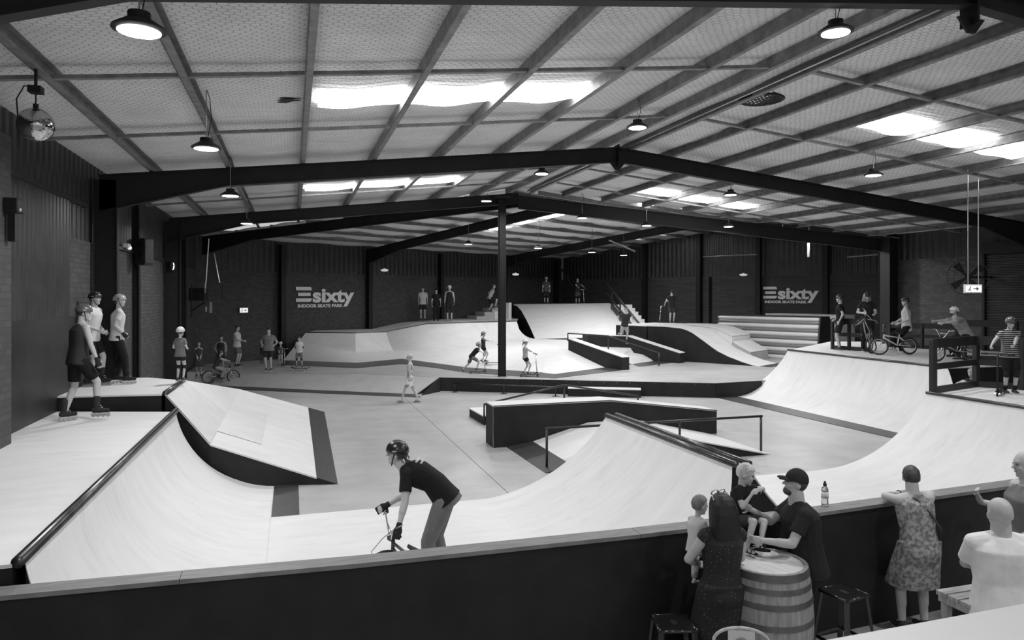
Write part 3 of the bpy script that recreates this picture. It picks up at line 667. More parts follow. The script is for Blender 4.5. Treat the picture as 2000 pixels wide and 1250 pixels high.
for nm in('box_body',):
    mb=MB();q=[a0_,a_,b_];ws=[V((0,.6,0)),w,w];top=[x-V((0,0,.03)) for x in q];m=3
    vs=top+[x+k for x,k in zip(top,ws)]+[V((x.x,x.y,.5)) for x in top]+[V(((x+k).x,(x+k).y,.5)) for x,k in zip(top,ws)]
    mb.add(vs,[(0,1,4,3),(1,2,5,4),(0,6,7,1),(1,7,8,2),(3,4,10,9),(4,5,11,10),(0,3,9,6),(2,8,11,5),(6,9,10,7),(7,10,11,8)]);mb.build(nm,BLK,t)
sheet([q,[x+k for x,k in zip(q,ws)]]).build('top_surface',PLY,t)
h0=PDY(1109,651,32.3);h1=PDY(1188,656,33.0);h2=PDY(1287,690,31.0)
rail('thin bent handrail over the upper funbox bank',[h0,h1,h2],[((h0.x,h0.y,1.5),h0.z),((h1.x,h1.y,1.0),h1.z),((h2.x,h2.y,.5),h2.z)],.03)
# hump ramp
O=C(6.5,34.4);du=C(.752,-.66)-C(0,0);du.z=0;du.normalize();dv=E2.copy()
hp=[(0,2.1),(.9,2.1),(1.74,2.05),(2.05,1.98),(2.34,1.86),(2.6,1.7),(2.9,1.51),(3.25,1.28),(3.58,1.08),(4.1,.86),(4.78,.65),(5.2,.55),(5.5,.51)]
def hs(v0,v1,pf=hp): return [[O+du*a+dv*v+V((0,0,z)) for a,z in pf] for v in(v0,v1)]
s0_=hs(0,1.9);s0_[0][0]-=V((.0,0,0))
ramp('roll_over_ramp','white humped ramp with black side, a scooter rider standing on its top','skate ramp',hs(0,1.9),.5)
hq=[(0,2.1),(1.2,2.12),(1.9,2.1),(2.5,2.0),(3.0,1.84),(3.35,1.66)]
ramp('kicker_ramp','white kicker with squared lip beside the humped ramp','skate ramp',hs(1.92,3.9,hq),.5,side=PLY)
hk=[(3.37,1.4),(3.9,1.12),(4.25,.95)]
ramp('landing_wedge','small white wedge below the kicker lip','skate ramp',hs(1.92,3.9,hk),.5,side=PLY2)
poly_deck('ramp_platform','white platform joining the back of the humped ramp',[tuple(x[:2]) for x in(O-du*.05,O-du*.05+dv*3.9,O-du*2+dv*3.9,O-du*2+dv*.3)],2.09,.5)
tag(sheet([[O+du*5.5+V((0,0,.515)),O+du*5.5+dv*1.9+V((0,0,.515))],[O+du*6.0+V((0,0,.512)),O+du*6.0+dv*1.9+V((0,0,.512))]],.01).build('foot_plate',STRIP),'dark steel plate at the foot of the humped ramp','plate')
# inflatable landing bag
t=thing('airbag','inflatable landing bag of stacked silver tubes with shade bands coloured grey, far right','inflatable')
IN0=PDY(1404,619,37.5);IN1=PDY(1604,626,33.6);n=(IN1-IN0);n.z=0;n.normalize();f=V((n.y,-n.x,0))
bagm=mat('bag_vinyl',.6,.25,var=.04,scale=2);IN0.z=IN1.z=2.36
shadev=mat('bag_shade_vinyl',.17,.3,var=.05,scale=2)  # grey of every other tube stands in for shade between the silver rolls
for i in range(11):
    z=2.42-i*.185;o=f*(.03*i+(0 if i%2 else .02));MB().tube([IN0+o+V((0,0,z-2.36))-n*.02,IN0+o+V((0,0,z-2.36))+n*.12,IN1+o+V((0,0,z-2.36))-n*.12,IN1+o+V((0,0,z-2.36))],[.06,.115,.115,.07],14).build('air_tube',shadev if i%2 else bagm,t,True)
mb=MB();bk=-f*2.2
q=[IN1+f*.2+V((0,0,.2)),IN1+f*.55-V((0,0,1.86)),IN1+bk*.8-V((0,0,1.86)),IN1+bk*.35+V((0,0,.2))]
mb.add(q+[x+n*.07 for x in q],[(0,1,2,3),(7,6,5,4),(0,4,5,1),(1,5,6,2),(2,6,7,3),(3,7,4,0)]);mb.build('end_panel',BLK2,t)
mb=MB();mb.bar(IN0+V((0,0,.19)),IN1+V((0,0,.19)),.3,.05);mb.build('top_edge',BLK2,t)
wb0=PDY(1495,612,38.2);wb1=PDY(1640,616,34.5);t=thing('far_ramp','pale flat ramp top seen just above the inflatable bag','skate ramp')
n=(wb1-wb0).normalized();m_=V((-n.y,n.x,0))
MB().prism([tuple(x[:2]) for x in(wb0,wb1,wb1+m_*1.2,wb0+m_*1.2)],.5,wb0.z-.03).build('side_panel',WHT,t);MB().prism([tuple(x[:2]) for x in(wb0-m_*.02,wb1-m_*.02,wb1+m_*1.22,wb0+m_*1.22)],wb0.z-.029,wb0.z).build('deck_surface',PLY,t)
# ---------------------------------------------------------------- timber fences
def fence(label,pts,base,h=1.15,posts=None,th=.09):
    t=thing('timber_fence',label,'fence')
    pts=[V((p.x,p.y,base)) for p in map(V,pts)]
    for z,hh in((h-.07,.2),(h*.5,.13),(.07,.14)):
        for a,b in zip(pts,pts[1:]): MB().bar(a+V((0,0,z)),b+V((0,0,z)),.045,hh).build('fence_rail',WOODBLK,t)
    for i,p in enumerate(pts if posts is None else posts): MB().bar(V((p.x,p.y,base)),V((p.x,p.y,base+h)),th,th).build('fence_post',WOODBLK,t)
    return t
fence('black timber railing along the back of the right deck',[(13.12,12.05,0),(15.0,12.62,0),(15.5,11.9,0),(15.9,10.0,0)],1.45,1.14,th=.11)
fa,fb_=P(1626,682,ZA),P(1700,687,ZA);fence('black timber fence on the far deck beside the upright bike',[fa,lerp(fa,fb_,.45),fb_],ZA,1.1)
fa,fb_=P(1884,703,ZA),P(1985,706,ZA);fence('black timber fence at the right of the long deck behind the striped shirt child',[fa,fb_],ZA,1.18)
fa,fb_=P(1738,678,ZA),P(1868,684,ZA);fence('black timber fence behind the white bike and its rider',[fa,lerp(fa,fb_,.5),fb_],ZA,.9)
# ---------------------------------------------------------------- spectator barrier
bo=[P(-60,1168.5,1.3),P(0,1163,1.3),P(350,1131,1.3),P(700,1100,1.3),P(1250,1043,1.3),P(1583,1003,1.3),P(1968,949,1.3),P(2100,930,1.3)]
t=thing('barrier_wall','long black waist high barrier with grey timber cap across the foreground','barrier')
for i in range(len(bo)-1):
    pass
mb=MB();n=len(bo);e=V((0,.16,0))
vs=[V((p.x,p.y+.02,0)) for p in bo]+[V((p.x,p.y+.02,1.262)) for p in bo]+[V((p.x,p.y+.15,1.262)) for p in bo]+[V((p.x,p.y+.15,0)) for p in bo]
fs=[(k*n+i,k*n+i+1,((k+1)%4)*n+i+1,((k+1)%4)*n+i) for k in range(4) for i in range(n-1)]+[(0,n,2*n,3*n),(n-1,4*n-1,3*n-1,2*n-1)]
mb.add(vs,fs);mb.build('barrier_panel',BLK,t)
for lo,hi in((0,3),(2,5),(4,8)):
    pts=bo[lo:hi]
    if lo: pts=[lerp(bo[lo],bo[lo+1],.003)]+pts[1:]
    sheet([[p+V((0,-.01,0)) for p in pts],[p+V((0,.19,0)) for p in pts]],.037).build('cap_board',CAP,t)
# mezzanine rail close to the viewer
t=thing('mezzanine_rail','pale painted balcony rail close up at the bottom right corner','railing')
a=PDY(1640,1252,1.44);b=PDY(2000,1186,1.598);d=(b-a);d.z=0;d.normalize();a.z=b.z=2.855
m_=V((-d.y,d.x,0))
MB().bar(a-d*1.2-m_*.09,b+d*1.6-m_*.09,.16,.035).build('top_board',WHT,t,bevel=.008);MB().bar(a-d*1.2-m_*.035-V((0,0,.15)),b+d*1.6-m_*.035-V((0,0,.15)),.03,.26).build('face_board',WHT,t)
for k in(-.8,2.6): p=a+d*k-m_*.09;MB().bar((p.x,p.y,0),(p.x,p.y,2.84),.08,.08).build('post',WHT,t)
# ---------------------------------------------------------------- wall fittings
def text_mesh(txt,size,off,mx=1.0):
    cu=bpy.data.curves.new('t','FONT');cu.body=txt;cu.size=size;cu.offset=off;cu.extrude=.004;cu.align_x='LEFT'
    o=bpy.data.objects.new('t',cu);COL.objects.link(o);dg=bpy.context.evaluated_depsgraph_get();dg.update()
    me=bpy.data.meshes.new_from_object(o.evaluated_get(dg));bpy.data.objects.remove(o)
    xs=[v.co.x for v in me.vertices];w=max(xs)-min(xs);x0=min(xs)
    for v in me.vertices:v.co.x=(v.co.x-x0)*mx
    return me,w*mx
def logo(pL,pR,zt,label):
    d=(pR-pL);d.z=0;W=d.length;d.normalize();nrm=V((d.y,-d.x,0))
    t=thing('wall_logo',label,'logo',V((pL.x,pL.y,zt))+nrm*.03)
    t.matrix_world=M.Translation(V((pL.x,pL.y,zt))+nrm*.03)@M((d,V((0,0,1)),nrm)).transposed().to_4x4()
    k=W/3.35
    mb=MB();
    def bar(x0,x1,y0,y1,rtop=0):
        pts=[(x0,y0),(x1,y0)]+([(x1,y1-.1),(x1-.03,y1-.03),(x1-.1,y1)] if rtop>0 else [(x1,y1)])+[(x0,y1)]
        if rtop<0: pts=[(x0,y0),(x1-.1,y0),(x1-.03,y0+.03),(x1,y0+.1),(x1,y1),(x0,y1)]
        nn=len(pts);mb.add([V((x*k,y*k,z)) for z in(0,.008) for x,y in pts],[tuple(range(nn))[::-1],tuple(range(nn,2*nn))]+[(i,(i+1)%nn,nn+(i+1)%nn,nn+i) for i in range(nn)])
    bar(0,.86,-.17,0,1);bar(.12,.8,-.44,-.29,0);bar(0,.86,-.73,-.56,-1);mb.build('logo_three',LOGO,t)
    me,w=text_mesh('sixty',.95,.035,1.0)
    sx=(3.35-.92)*k/w
    for v in me.vertices:v.co.x=v.co.x*sx+.92*k;v.co.y=v.co.y*k*1.0-.73*k
    MB().build('logo_word',LOGO,t,me=me)
    me,w=text_mesh('INDOOR SKATE PARK',.21,.009)
    sx=2.55*k/w
    for v in me.vertices:v.co.x=v.co.x*sx+.1*k;v.co.y=v.co.y*k-1.0*k
    MB().build('logo_caption',LOGO,t,me=me)
def at_bw(px): return A+E2*tq(px)+N2*(WB-.01)
def zpix(p,py): 
    Y=p.x*sy+p.y*cy;u=(577-py)/F;return H+Y*(-sp+u*cp)/(cp+u*sp)
a=at_bw(577);b=at_bw(691);logo(a,b,zpix(a,560),'white painted sixty logo on the dark back wall at the left')
a=BEND+EW*eu(1491)-E2*.01;b=BEND+EW*eu(1600)-E2*.01;logo(a,b,zpix(a,560),'white painted sixty logo on the brick end wall at the right')
SIGN=mat('lit_sign',.8,emit=.75);SIGNG=mat('sign_grey',.06)
# exit signs
def exitsign(p,w,h,face,label,rods=None,detail=True):
    t=thing('exit_sign',label,'sign',p,face)
    MB().box((0,0,0),(w,.06,h)).build('sign_case',WHT,t,bevel=.008)
    MB().box((0,-.033,0),(w*.9,.006,h*.74)).build('sign_face',SIGN,t)
    mb=MB();a=w*.16  # arrow
    mb.box((w*.08,-.038,0),(w*.2,.004,h*.1));mb.add([(w*.16,-.04,h*.22),(w*.3,-.04,0),(w*.16,-.04,-h*.22),(w*.16,-.036,h*.22),(w*.3,-.036,0),(w*.16,-.036,-h*.22)],[(0,1,2),(5,4,3),(0,3,4,1),(1,4,5,2),(2,5,3,0)]);mb.build('arrow',SIGNG,t)
    mb=MB();mb.ell((-w*.2,-.038,h*.22),(h*.07,.004,h*.07));mb.caps((-w*.2,-.038,h*.12),(-w*.24,-.038,-h*.05),h*.05,h*.05,6);mb.caps((-w*.24,-.038,-h*.05),(-w*.17,-.038,-h*.25),h*.04,h*.04,6);mb.caps((-w*.24,-.038,-h*.05),(-w*.33,-.038,-h*.2),h*.04,h*.04,6);mb.box((-w*.2,-.038,-h*.02),(w*.22,.004,h*.62)) if 0 else None
    mb.build('running_figure',SIGNG,t)
    if rods:
        for x,z in rods: MB().tube([(x,0,h*.5),(x,0,z)],.014,8).build('hanging_rod',GALV,t)
    return t
p=PDY(1900,564,18);rz=RZ(p.x)-p.z-.1
exitsign(p,.44,.22,-YAW,'lit exit sign with arrow hanging on two rods at the right',[(-.12,rz),(.14,rz)])
p=at_bw(474)-N2*.08;p.z=zpix(p,606);exitsign(p,.42,.26,math.atan2(E2.y,E2.x),'small lit exit sign on the dark back wall above the group')
t=thing('wall_notice','small framed notice on the dark wall beside the hanging bracket','notice',PDY(403,605,29.5),-YAW)
MB().box((0,0,0),(.28,.03,.36)).build('notice_board',mat('notice_grey',.14),t);MB().box((0,-.018,.02),(.05,.01,.2)).build('notice_mark',LOGO,t)
# left wall fittings
CRR=mat('wall_trim_black',.02,.45)
def on_left(px,py,off=.06):
    x=(px-1000)/F;u=(577-py)/F;Y=cp+u*sp;Z=-sp+u*cp;a=x*cy+Y*sy;b=-x*sy+Y*cy;t=(SW+off)/a;return V((SW+off,b*t,H+Z*t))
for i,(y0,y1,z0,z1,g) in enumerate(((9.7,15.9,0,3.15,BLK2),)):
    mb=MB();mb.box((SW+.02,(y0+y1)/2,(z0+z1)/2),(.04,y1-y0,z1-z0));struct('wall_panel',mb,g)
mb=ribbed((SW+.03,10.2,0),(SW+.03,15.6,0),3.15,lambda t:5.4,X1,.2,.02);struct('wall_panel',mb,SHEET)
mb=MB();mb.box((SW+.12,11.15,2.9),(.36,1.3,5.8));struct('brick_pier',mb,BRICK2)
mb=MB();mb.bar((SW+.07,8.2,5.4),(SW+.07,16.7,5.4),.06,.08);struct('trim_1',mb,CRR)
mb=MB();mb.bar((SW+.05,17.5,BH+.05),(SW+.05,26,BH+.05),.06,.08);struct('trim_2',mb,CRR)
for y in(21.5,30.3): col((SW+.08,y,0),BT(SW),w=.22,d=.16)
def flood(p,rz,label):
    t=thing('floodlight',label,'light',p,rz)
    MB().box((0,0,0),(.34,.16,.26)).build('light_housing',STEEL,t,bevel=.02);MB().box((0,-.085,-.02),(.26,.01,.17)).build('light_glass',mat('dim_glass',.3,.2),t)
    MB().bar((0,.05,0),(-.35,.15,.05),.04,.04).build('bracket',STEEL,t)
t=thing('floodlight','dark floodlight on the brick pier at the left edge','light',on_left(26,402,.38),0)
MB().box((0,0,0),(.2,.3,.2)).build('light_housing',STEEL,t,bevel=.02);MB().bar((0,-.02,-.12),(0,-.02,-.5),.12,.09).build('drop_arm',STEEL,t);MB().bar((-.3,0,.05),(0,0,.05),.06,.06).build('bracket',STEEL,t)
MB().ell((.1,-.08,-.06),(.03,.03,.03)).build('pilot_lamp',LAMPON if 0 else GALV,t)
p=on_left(283,492,.32);t=thing('loudspeaker','black loudspeaker mounted high on the left brick wall','speaker',p,R(-40))
MB().rings([[V((x,y,z)) for x,y in((-.2*k,-.16),(.2*k,-.16),(.14*k,.16),(-.14*k,.16))] for z,k in((-.36,.8),(-.3,1),(.3,1),(.36,.85))]).build('speaker_box',mat('speaker_black',.03,.5),t,bevel=.02)
MB().lathe((0,-.165,-.1),[(.001,0),(.05,-.0),(.13,.02),(.15,.02),(.15,.0)],24,M.Rotation(R(90),3,'X')).build('speaker_cone',RUB,t,'auto')
MB().rings([[V((x*k,-.17,z*k+.2)) for x,z in((-.13,-.06),(.13,-.06),(.1,.07),(-.1,.07))] for k in(1,.6)]).build('speaker_horn',RUB,t);MB().bar((0,.1,0),(-.25,.28,0),.06,.06).build('wall_bracket',STEEL,t)
p=on_left(248,480,.14);t=thing('emergency_light','small white emergency light on the left wall above the brick','light',p)
MB().box((0,0,0),(.12,.32,.1)).build('light_case',WHT,t,bevel=.01);MB().ell((.05,.06,-.05),(.05,.05,.05)).build('light_head',mat('frosted',.8,emit=.6),t,True)
p=on_left(333,513,.25);t=thing('wall_spotlight','small twin spotlight on the far left wall with one lit lens','light',p)
MB().box((0,0,.08),(.3,.1,.06)).build('mount_bar',STEEL,t)
for y in(-.14,.14): MB().lathe((.05,y,-.1),[(.001,-.12),(.07,-.12),(.09,.0),(.06,.12),(.001,.13)],16).build('spot_head',STEEL,t,'auto')
MB().ell((.1,-.16,-.12),(.04,.035,.12)).build('spot_lens',mat('spot_on',1,emit=2.5),t,True)
# hanging bracket frame near the far left corner
t=thing('bracket_shelf','skeletal steel bracket shelf hung on two wires in the far left corner','bracket',(0,0,0))
D=28.3
for a,b,w in(((403,556),(434,556),.06),((403,589),(434,589),.06),((372,608),(400,590),.05),((412,590),(412,611),.09),((374,556),(374,620),.05),((401,553),(401,572),.06),((434,556),(434,589),.03)):
    p,q=PDY(*a,D),PDY(*b,D);MB().bar(p,q,w,w).build('steel_arm',GALV if w>.04 and a[0]>380 else STEEL,t)
for a,b in(((408,466),(401,570)),((418,495),(429,552))): MB().tube([PDY(*a,D),PDY(*b,D)],.03,6).build('hanging_wire',GALV,t)
MB().box(PDY(388,575,D+.2),(.6,.4,.5),-YAW).build('equipment_box',BLK,t)
# disco ball
p=PDY(70,244,8.6);t=thing('mirror_ball','mirror ball hanging under the roof at the left edge','mirror ball',p)
m=mat('mirror_tiles',.5,.12,metal=1);nt,b_=nodes(m);tc=nt.nodes.new('ShaderNodeTexCoord');vo=nt.nodes.new('ShaderNodeTexVoronoi');vo.inputs['Scale'].default_value=34;vo.inputs['Randomness'].default_value=.2
nt.links.new(tc.outputs['Object'],vo.inputs['Vector']);bp=nt.nodes.new('ShaderNodeBump');bp.inputs['Strength'].default_value=.9;nt.links.new(vo.outputs['Distance'],bp.inputs['Height']);nt.links.new(bp.outputs[0],b_.inputs['Normal'])
MB().ell((0,0,0),(.2,.2,.2),nu=40,nv=28).build('ball',m,t,False)
MB().lathe((0,0,.19),[(.03,0),(.03,.06),(.008,.06),(.008,.2)]).build('ball_stem',STEEL,t);MB().box((0,0,.42),(.14,.14,.08)).build('ball_motor',STEEL,t);MB().tube([(0,0,.45),(-.12,0,.46),(-.2,0,.3),(-.18,.05,-.3)],.008,6).build('cable',RUB,t)
MB().bar((0,0,.44),(0,0,BT(p.x)-p.z+.05),.03,.03).build('hanger',STEEL,t)
# rolling door, fan on the right wall
def on_right(px,py,off=.06):
    x=(px-1000)/F;u=(577-py)/F;Y=cp+u*sp;Z=-sp+u*cp;a=x*cy+Y*sy;b=-x*sy+Y*cy;t=(SE-off)/a;return V((SE-off,b*t,H+Z*t))
y1=on_right(1929,577).y;y0=y1-5.2;mb=MB();z=.0
vs=[];k=44
for i in range(k*4+1):
    zz=5.0*i/(k*4);o=.035*(1 if (i%4) in(1,2) else 0);vs+=[V((SE-.1-o,y0,zz)),V((SE-.1-o,y1,zz))]
mb.add(vs,[(2*i,2*i+1,2*i+3,2*i+2) for i in range(k*4)])
d=tag(mb.build('door_1',mat('roller_steel',.05,.4,metal=.4,var=.2)),kind='structure')
mb=MB();mb.bar((SE-.14,y1+.06,0),(SE-.14,y1+.06,5.1),.1,.12);mb.bar((SE-.2,y0,5.2),(SE-.2,y1,5.2),.3,.4);mb.build('door_frame',STEEL,d)
p=PDY(1890,541,24.6);t=thing('wall_fan','large round caged fan on the dark right wall','fan',p)
ax=V((-cy,0,0))+V((0,-.35,0));ax=C(-.45,-1)-C(0,0);ax.z=0;ax.normalize()
for rr in(.62,.42,.2): MB().torus((0,0,0) ,rr,.012,ax,40,6).build('cage_ring',mat('fan_grey',.045,.6),t)
u=ax.orthogonal().normalized();w=ax.cross(u);mb=MB()
for i in range(24):
    an=2*math.pi*i/24;dd=u*math.cos(an)+w*math.sin(an);mb.bar(dd*.05,dd*.62,.006,.006)
tag(mb.build('cage_wires',mat('fan_grey',.06),t),kind='stuff')
for i in range(4):
    an=2*math.pi*i/4;dd=u*math.cos(an)+w*math.sin(an);ee=ax.cross(dd);MB().add([dd*.08-ee*.03-ax*.08,dd*.08+ee*.03-ax*.05,dd*.55+ee*.14-ax*.05,dd*.55-ee*.12-ax*.1],[(0,1,2,3)]).build('fan_blade',RUB,t)
MB().ell(-ax*.12,(.12,.12,.12)).build('fan_motor',BLK2,t,True);q=-ax*.2;MB().bar(q,q+V((SE-p.x-.1,0,0)),.08,.08).build('wall_arm',STEEL,t)
# short rods and braces
t=tag(MB().bar(PDY(1579,470,30.6),PDY(1579,502,30.6),.09,.05).build('hanging_pole',mat('pole_grey',.12,.6)),'short grey pole hanging beside a lamp near the right pier','pole')
tag(MB().tube([PDY(1190,470,38),PDY(1240,491,36)],.05,8).build('brace_rod',GALV),'pale diagonal brace rod under the far roof','rod')
tag(MB().tube([PDY(1092,518,47),PDY(1118,560,46.5)],.06,8).build('brace_rod',STEEL),'dark diagonal brace against the far corner wall','rod')
for a,b,D1,D2 in((1373,1478,43,39.3),(1655,1715,37,35)):
    tag(MB().tube([PDY(a,502,D1-1.2),PDY(b,497,D2-1.2)],.035,6).build('wall_conduit',GALV),'thin pale conduit across the ribbed end wall '+('between the first two columns' if a<1500 else 'near the pier'),'pipe')
# ---------------------------------------------------------------- spectator area furniture
p=PDY(1497,1100,6.62);p.z=0
t=thing('wine_barrel','oak wine barrel standing as a table behind the black haired woman','barrel',p,R(20))
def br(z): return .408-.05*((z-.55)/.55)**2
MB().lathe((0,0,0),[(br(0),0)]+[(br(z),z) for z in[.11*i for i in range(1,10)]]+[(br(1.1),1.1),(br(1.1)-.035,1.1),(br(1.1)-.04,1.06),(.001,1.06)],56).build('staves',WOODB,t,'auto')
MB().lathe((0,0,1.078),[(.001,0),(br(1.1)-.035,0),(br(1.1)-.035,.012),(.001,.014)],56).build('barrel_head',WOODH,t)
for z0,z1 in((1.035,1.098),(.93,.975),(.80,.85),(.62,.67),(.43,.48),(.25,.30),(.125,.17),(.002,.065)):
    MB().lathe((0,0,0),[(br(z0)+.001,z0),(br(z0)+.005,z0),(br(z1)+.005,z1),(br(z1)+.001,z1)],56,hollow=True).build('hoop',HOOP,t,'auto')
SG=mat('glossy_black_steel',.015,.18,spec=.8)
def stool(px,py,D,rz,label,h=.68):
    p=PDY(px,py,D);t=thing('metal_stool',label,'stool',(p.x,p.y,0),rz,'glossy black metal stools')
    MB().box((0,0,h-.012),(.32,.32,.02)).build('seat',SG,t,bevel=.009);mb=MB()
    for a,b in(((-.15,-.16),(.15,-.16)),((-.15,.16),(.15,.16)),((-.16,-.15),(-.16,.15)),((.16,-.15),(.16,.15))): mb.tube([(a[0],a[1],h-.01),(b[0],b[1],h-.01)],.014,8)
    mb.build('seat_rim',SG,t,True)
    MB().box((0,0,h-.001),(.05,.09,.003)).build('hand_hole',RUB,t)
    for sx in(-1,1):
        for s_ in(-1,1): MB().bar((sx*.14,s_*.14,h-.02),(sx*.21,s_*.21,.0),.05,.025).build('leg',SG,t)
    for a,b in(((-1,-1),(1,-1)),((1,-1),(1,1)),((1,1),(-1,1)),((-1,1),(-1,-1))): MB().bar((a[0]*.185,a[1]*.185,.22),(b[0]*.185,b[1]*.185,.22),.012,.03).build('foot_rail',SG,t)
stool(1648,1160,6.95,R(10),'black metal stool standing right of the barrel');stool(1316,1204,6.3,R(-15),'black metal stool left of the barrel beside the long dress')
p=PDY(1447,1224,5.55);t=thing('metal_chair','curved tube chair back with a white paper on it, at the bottom edge','chair',(p.x,p.y,0),R(-25))
z=p.z;MB().tube([(-.2,0,0),(-.21,0,.45)]+[(-.21*math.cos(a_*math.pi/12),-.02,z-.13+.13*math.sin(a_*math.pi/12)**.8) for a_ in range(13)]+[(.21,0,.45),(.2,0,0)],.013,10).build('back_frame',mat('worn_white_metal',.45,.4,var=.4,scale=30),t,True)
MB().box((0,-.02,z-.13),(.2,.012,.22)).build('back_splat',WHT,t);MB().torus((0,-.03,z-.13),.05,.008,(0,1,0)).build('paper_ring',mat('print_grey',.2),t)
MB().box((0,.2,.45),(.4,.4,.03)).build('seat',SG,t,bevel=.01)
for x in(-.18,.18): MB().tube([(x,.38,.44),(x,.42,0)],.013,8).build('leg',SG,t)
p=PDY(1888,1186,6.0);t=thing('wooden_bench','high slatted wooden bench the bald man in white sits on','bench',(p.x,p.y,0),0)
PINE=mat('pine_slats',.34,.5,var=.3,scale=3,stretch=(1,9,1))
for i in range(4): MB().box((.62,-.12+.115*i,.965),(1.3,.10,.04)).build('bench_slat',PINE,t,bevel=.005)
MB().box((.0,.05,.92),(.04,.42,.05)).build('end_rail',PINE,t)
for x in(.03,1.2):
    for y in(-.12,.22): MB().box((x,y,.47),(.06,.06,.94)).build('leg',PINE,t)
# bottle on the barrier
p=P(1619,990,1.3);t=thing('water_bottle','clear sports drink bottle with dark cap standing on the barrier cap','bottle',(p.x,p.y+.06,1.3))
gl=mat('bottle_plastic',.8,.08);gl.node_tree.nodes['Principled BSDF'].inputs['Transmission Weight'].default_value=.85
MB().lathe((0,0,0),[(.001,0),(.034,0),(.037,.02),(.034,.07),(.037,.1),(.037,.16),(.03,.19),(.016,.205),(.016,.215),(.001,.215)],28).build('bottle_body',gl,t,True)
MB().lathe((0,0,.08),[(.0375,0),(.0382,0),(.0382,.07),(.0375,.07)],28,hollow=True).build('bottle_label',mat('bottle_label',.6,var=.5,scale=30),t,True)
MB().lathe((0,0,.213),[(.001,0),(.019,0),(.019,.02),(.012,.026),(.010,.045),(.001,.048)],20).build('bottle_cap',RUB,t,'auto')
# ---------------------------------------------------------------- wheels, bikes, scooters, board
def wheel(r,parent,loc,ax=(0,1,0),tw=.024,spk=True,name='wheel'):
    o=MB().torus((0,0,0),r-tw,tw,ax,36,8).build(name,RUB,parent,True);o.location=loc
    MB().torus((0,0,0),r-tw*2.1,.012,ax,32,6).build('rim',GALV,o,True)
    a=V(ax).normalized();MB().tube([a*-.05,a*.05],.022,10).build('hub',GALV,o)
    if spk:
        u=a.orthogonal().normalized();w=a.cross(u);mb=MB()
        for i in range(16):
            an=2*math.pi*i/16;mb.tube([(u*math.cos(an)+w*math.sin(an))*.02+a*(.03 if i%2 else -.03),(u*math.cos(an)+w*math.sin(an))*(r-.05)],.0022,4)
        tag(mb.build('spokes',GALV,o),kind='stuff')
    return o
def bike(label,mtx,fm,steer=0,k=1.,plate=None,tyre=RUB,cable=False):
    """20 inch bike, +X forward, wheels on z=0"""
    t=thing('bmx_bike',label,'bike');t.matrix_world=mtx@M.Scale(k,4)
    wheel(.255,t,(-.48,0,.255))
    T=lambda pts,r,nm,m=fm,par=t:MB().tube(pts,r,10).build(nm,m,par,True)
    T([(-.1,0,.28),(.33,0,.50)],.021,'down_tube');T([(-.16,0,.50),(.31,0,.57)],.019,'top_tube');T([(-.1,0,.28),(-.18,0,.60)],.017,'seat_tube');T([(.33,0,.46),(.30,0,.61)],.024,'head_tube')
    for y in(-.055,.055): T([(-.12,y*.5,.28),(-.48,y,.255)],.011,'chain_stay');T([(-.17,y*.5,.52),(-.48,y,.255)],.010,'seat_stay')
    s=MB().rings([[V((x,y*w,z)) for y,z in((-1,.62),(0,.655),(1,.62),(0,.60))] for x,w in((-.30,.055),(-.2,.05),(-.05,.02))]).build('seat',RUB,t,True)
    MB().lathe((-.1,-.05,.28),[(.001,0),(.075,0),(.075,.008),(.001,.008)],24,M.Rotation(R(-90),3,'X')).build('sprocket',STEEL,t)
    T([(-.1,-.07,.28),(.02,-.08,.17)],.012,'crank',CHROME);T([(-.1,.07,.28),(-.22,.08,.39)],.012,'crank',CHROME)
    for c in((.02,-.12,.17),(-.22,.12,.39)): MB().box(c,(.09,.1,.02)).build('pedal',RUB,t)
    # steering group turned about the head tube
    axd=V((-.03,0,.15)).normalized();rot=M.Rotation(R(steer),4,axd);pv=V((.33,0,.46))
    G=lambda p:(rot@(V(p)-pv))+pv
    for y in(-.055,.055): T([G((.32,y*.8,.47)),G((.46,y,.255))],.013,'fork_leg',CHROME if plate is None else fm)
    w=wheel(.255,t,G((.46,0,.255)),tuple((rot@V((0,1,0)))))
    T([G((.33,0,.47)),G((.30,0,.64))],.017,'steerer',STEEL);MB().box(G((.325,0,.645)),(.08,.06,.05)).build('stem',STEEL,t)
    for y in(-1,1): T([G((.335,0,.65)),G((.33,y*.06,.66)),G((.31,y*.2,.85)),G((.27,y*.36,.865))],.011,'handlebar',CHROME)
    T([G((.318,-.14,.77)),G((.318,.14,.77))],.009,'crossbar',CHROME)
    for y in(-1,1): T([G((.28,y*.25,.858)),G((.262,y*.385,.866))],.018,'grip',RUB)
    if cable: MB().tube([G((.30,.15,.84)),G((.45,.2,.8)),G((.6,.12,.62)),G((.55,.05,.4)),G((.42,.03,.35))],.004,6).build('brake_cable',RUB,t,True)
    return t
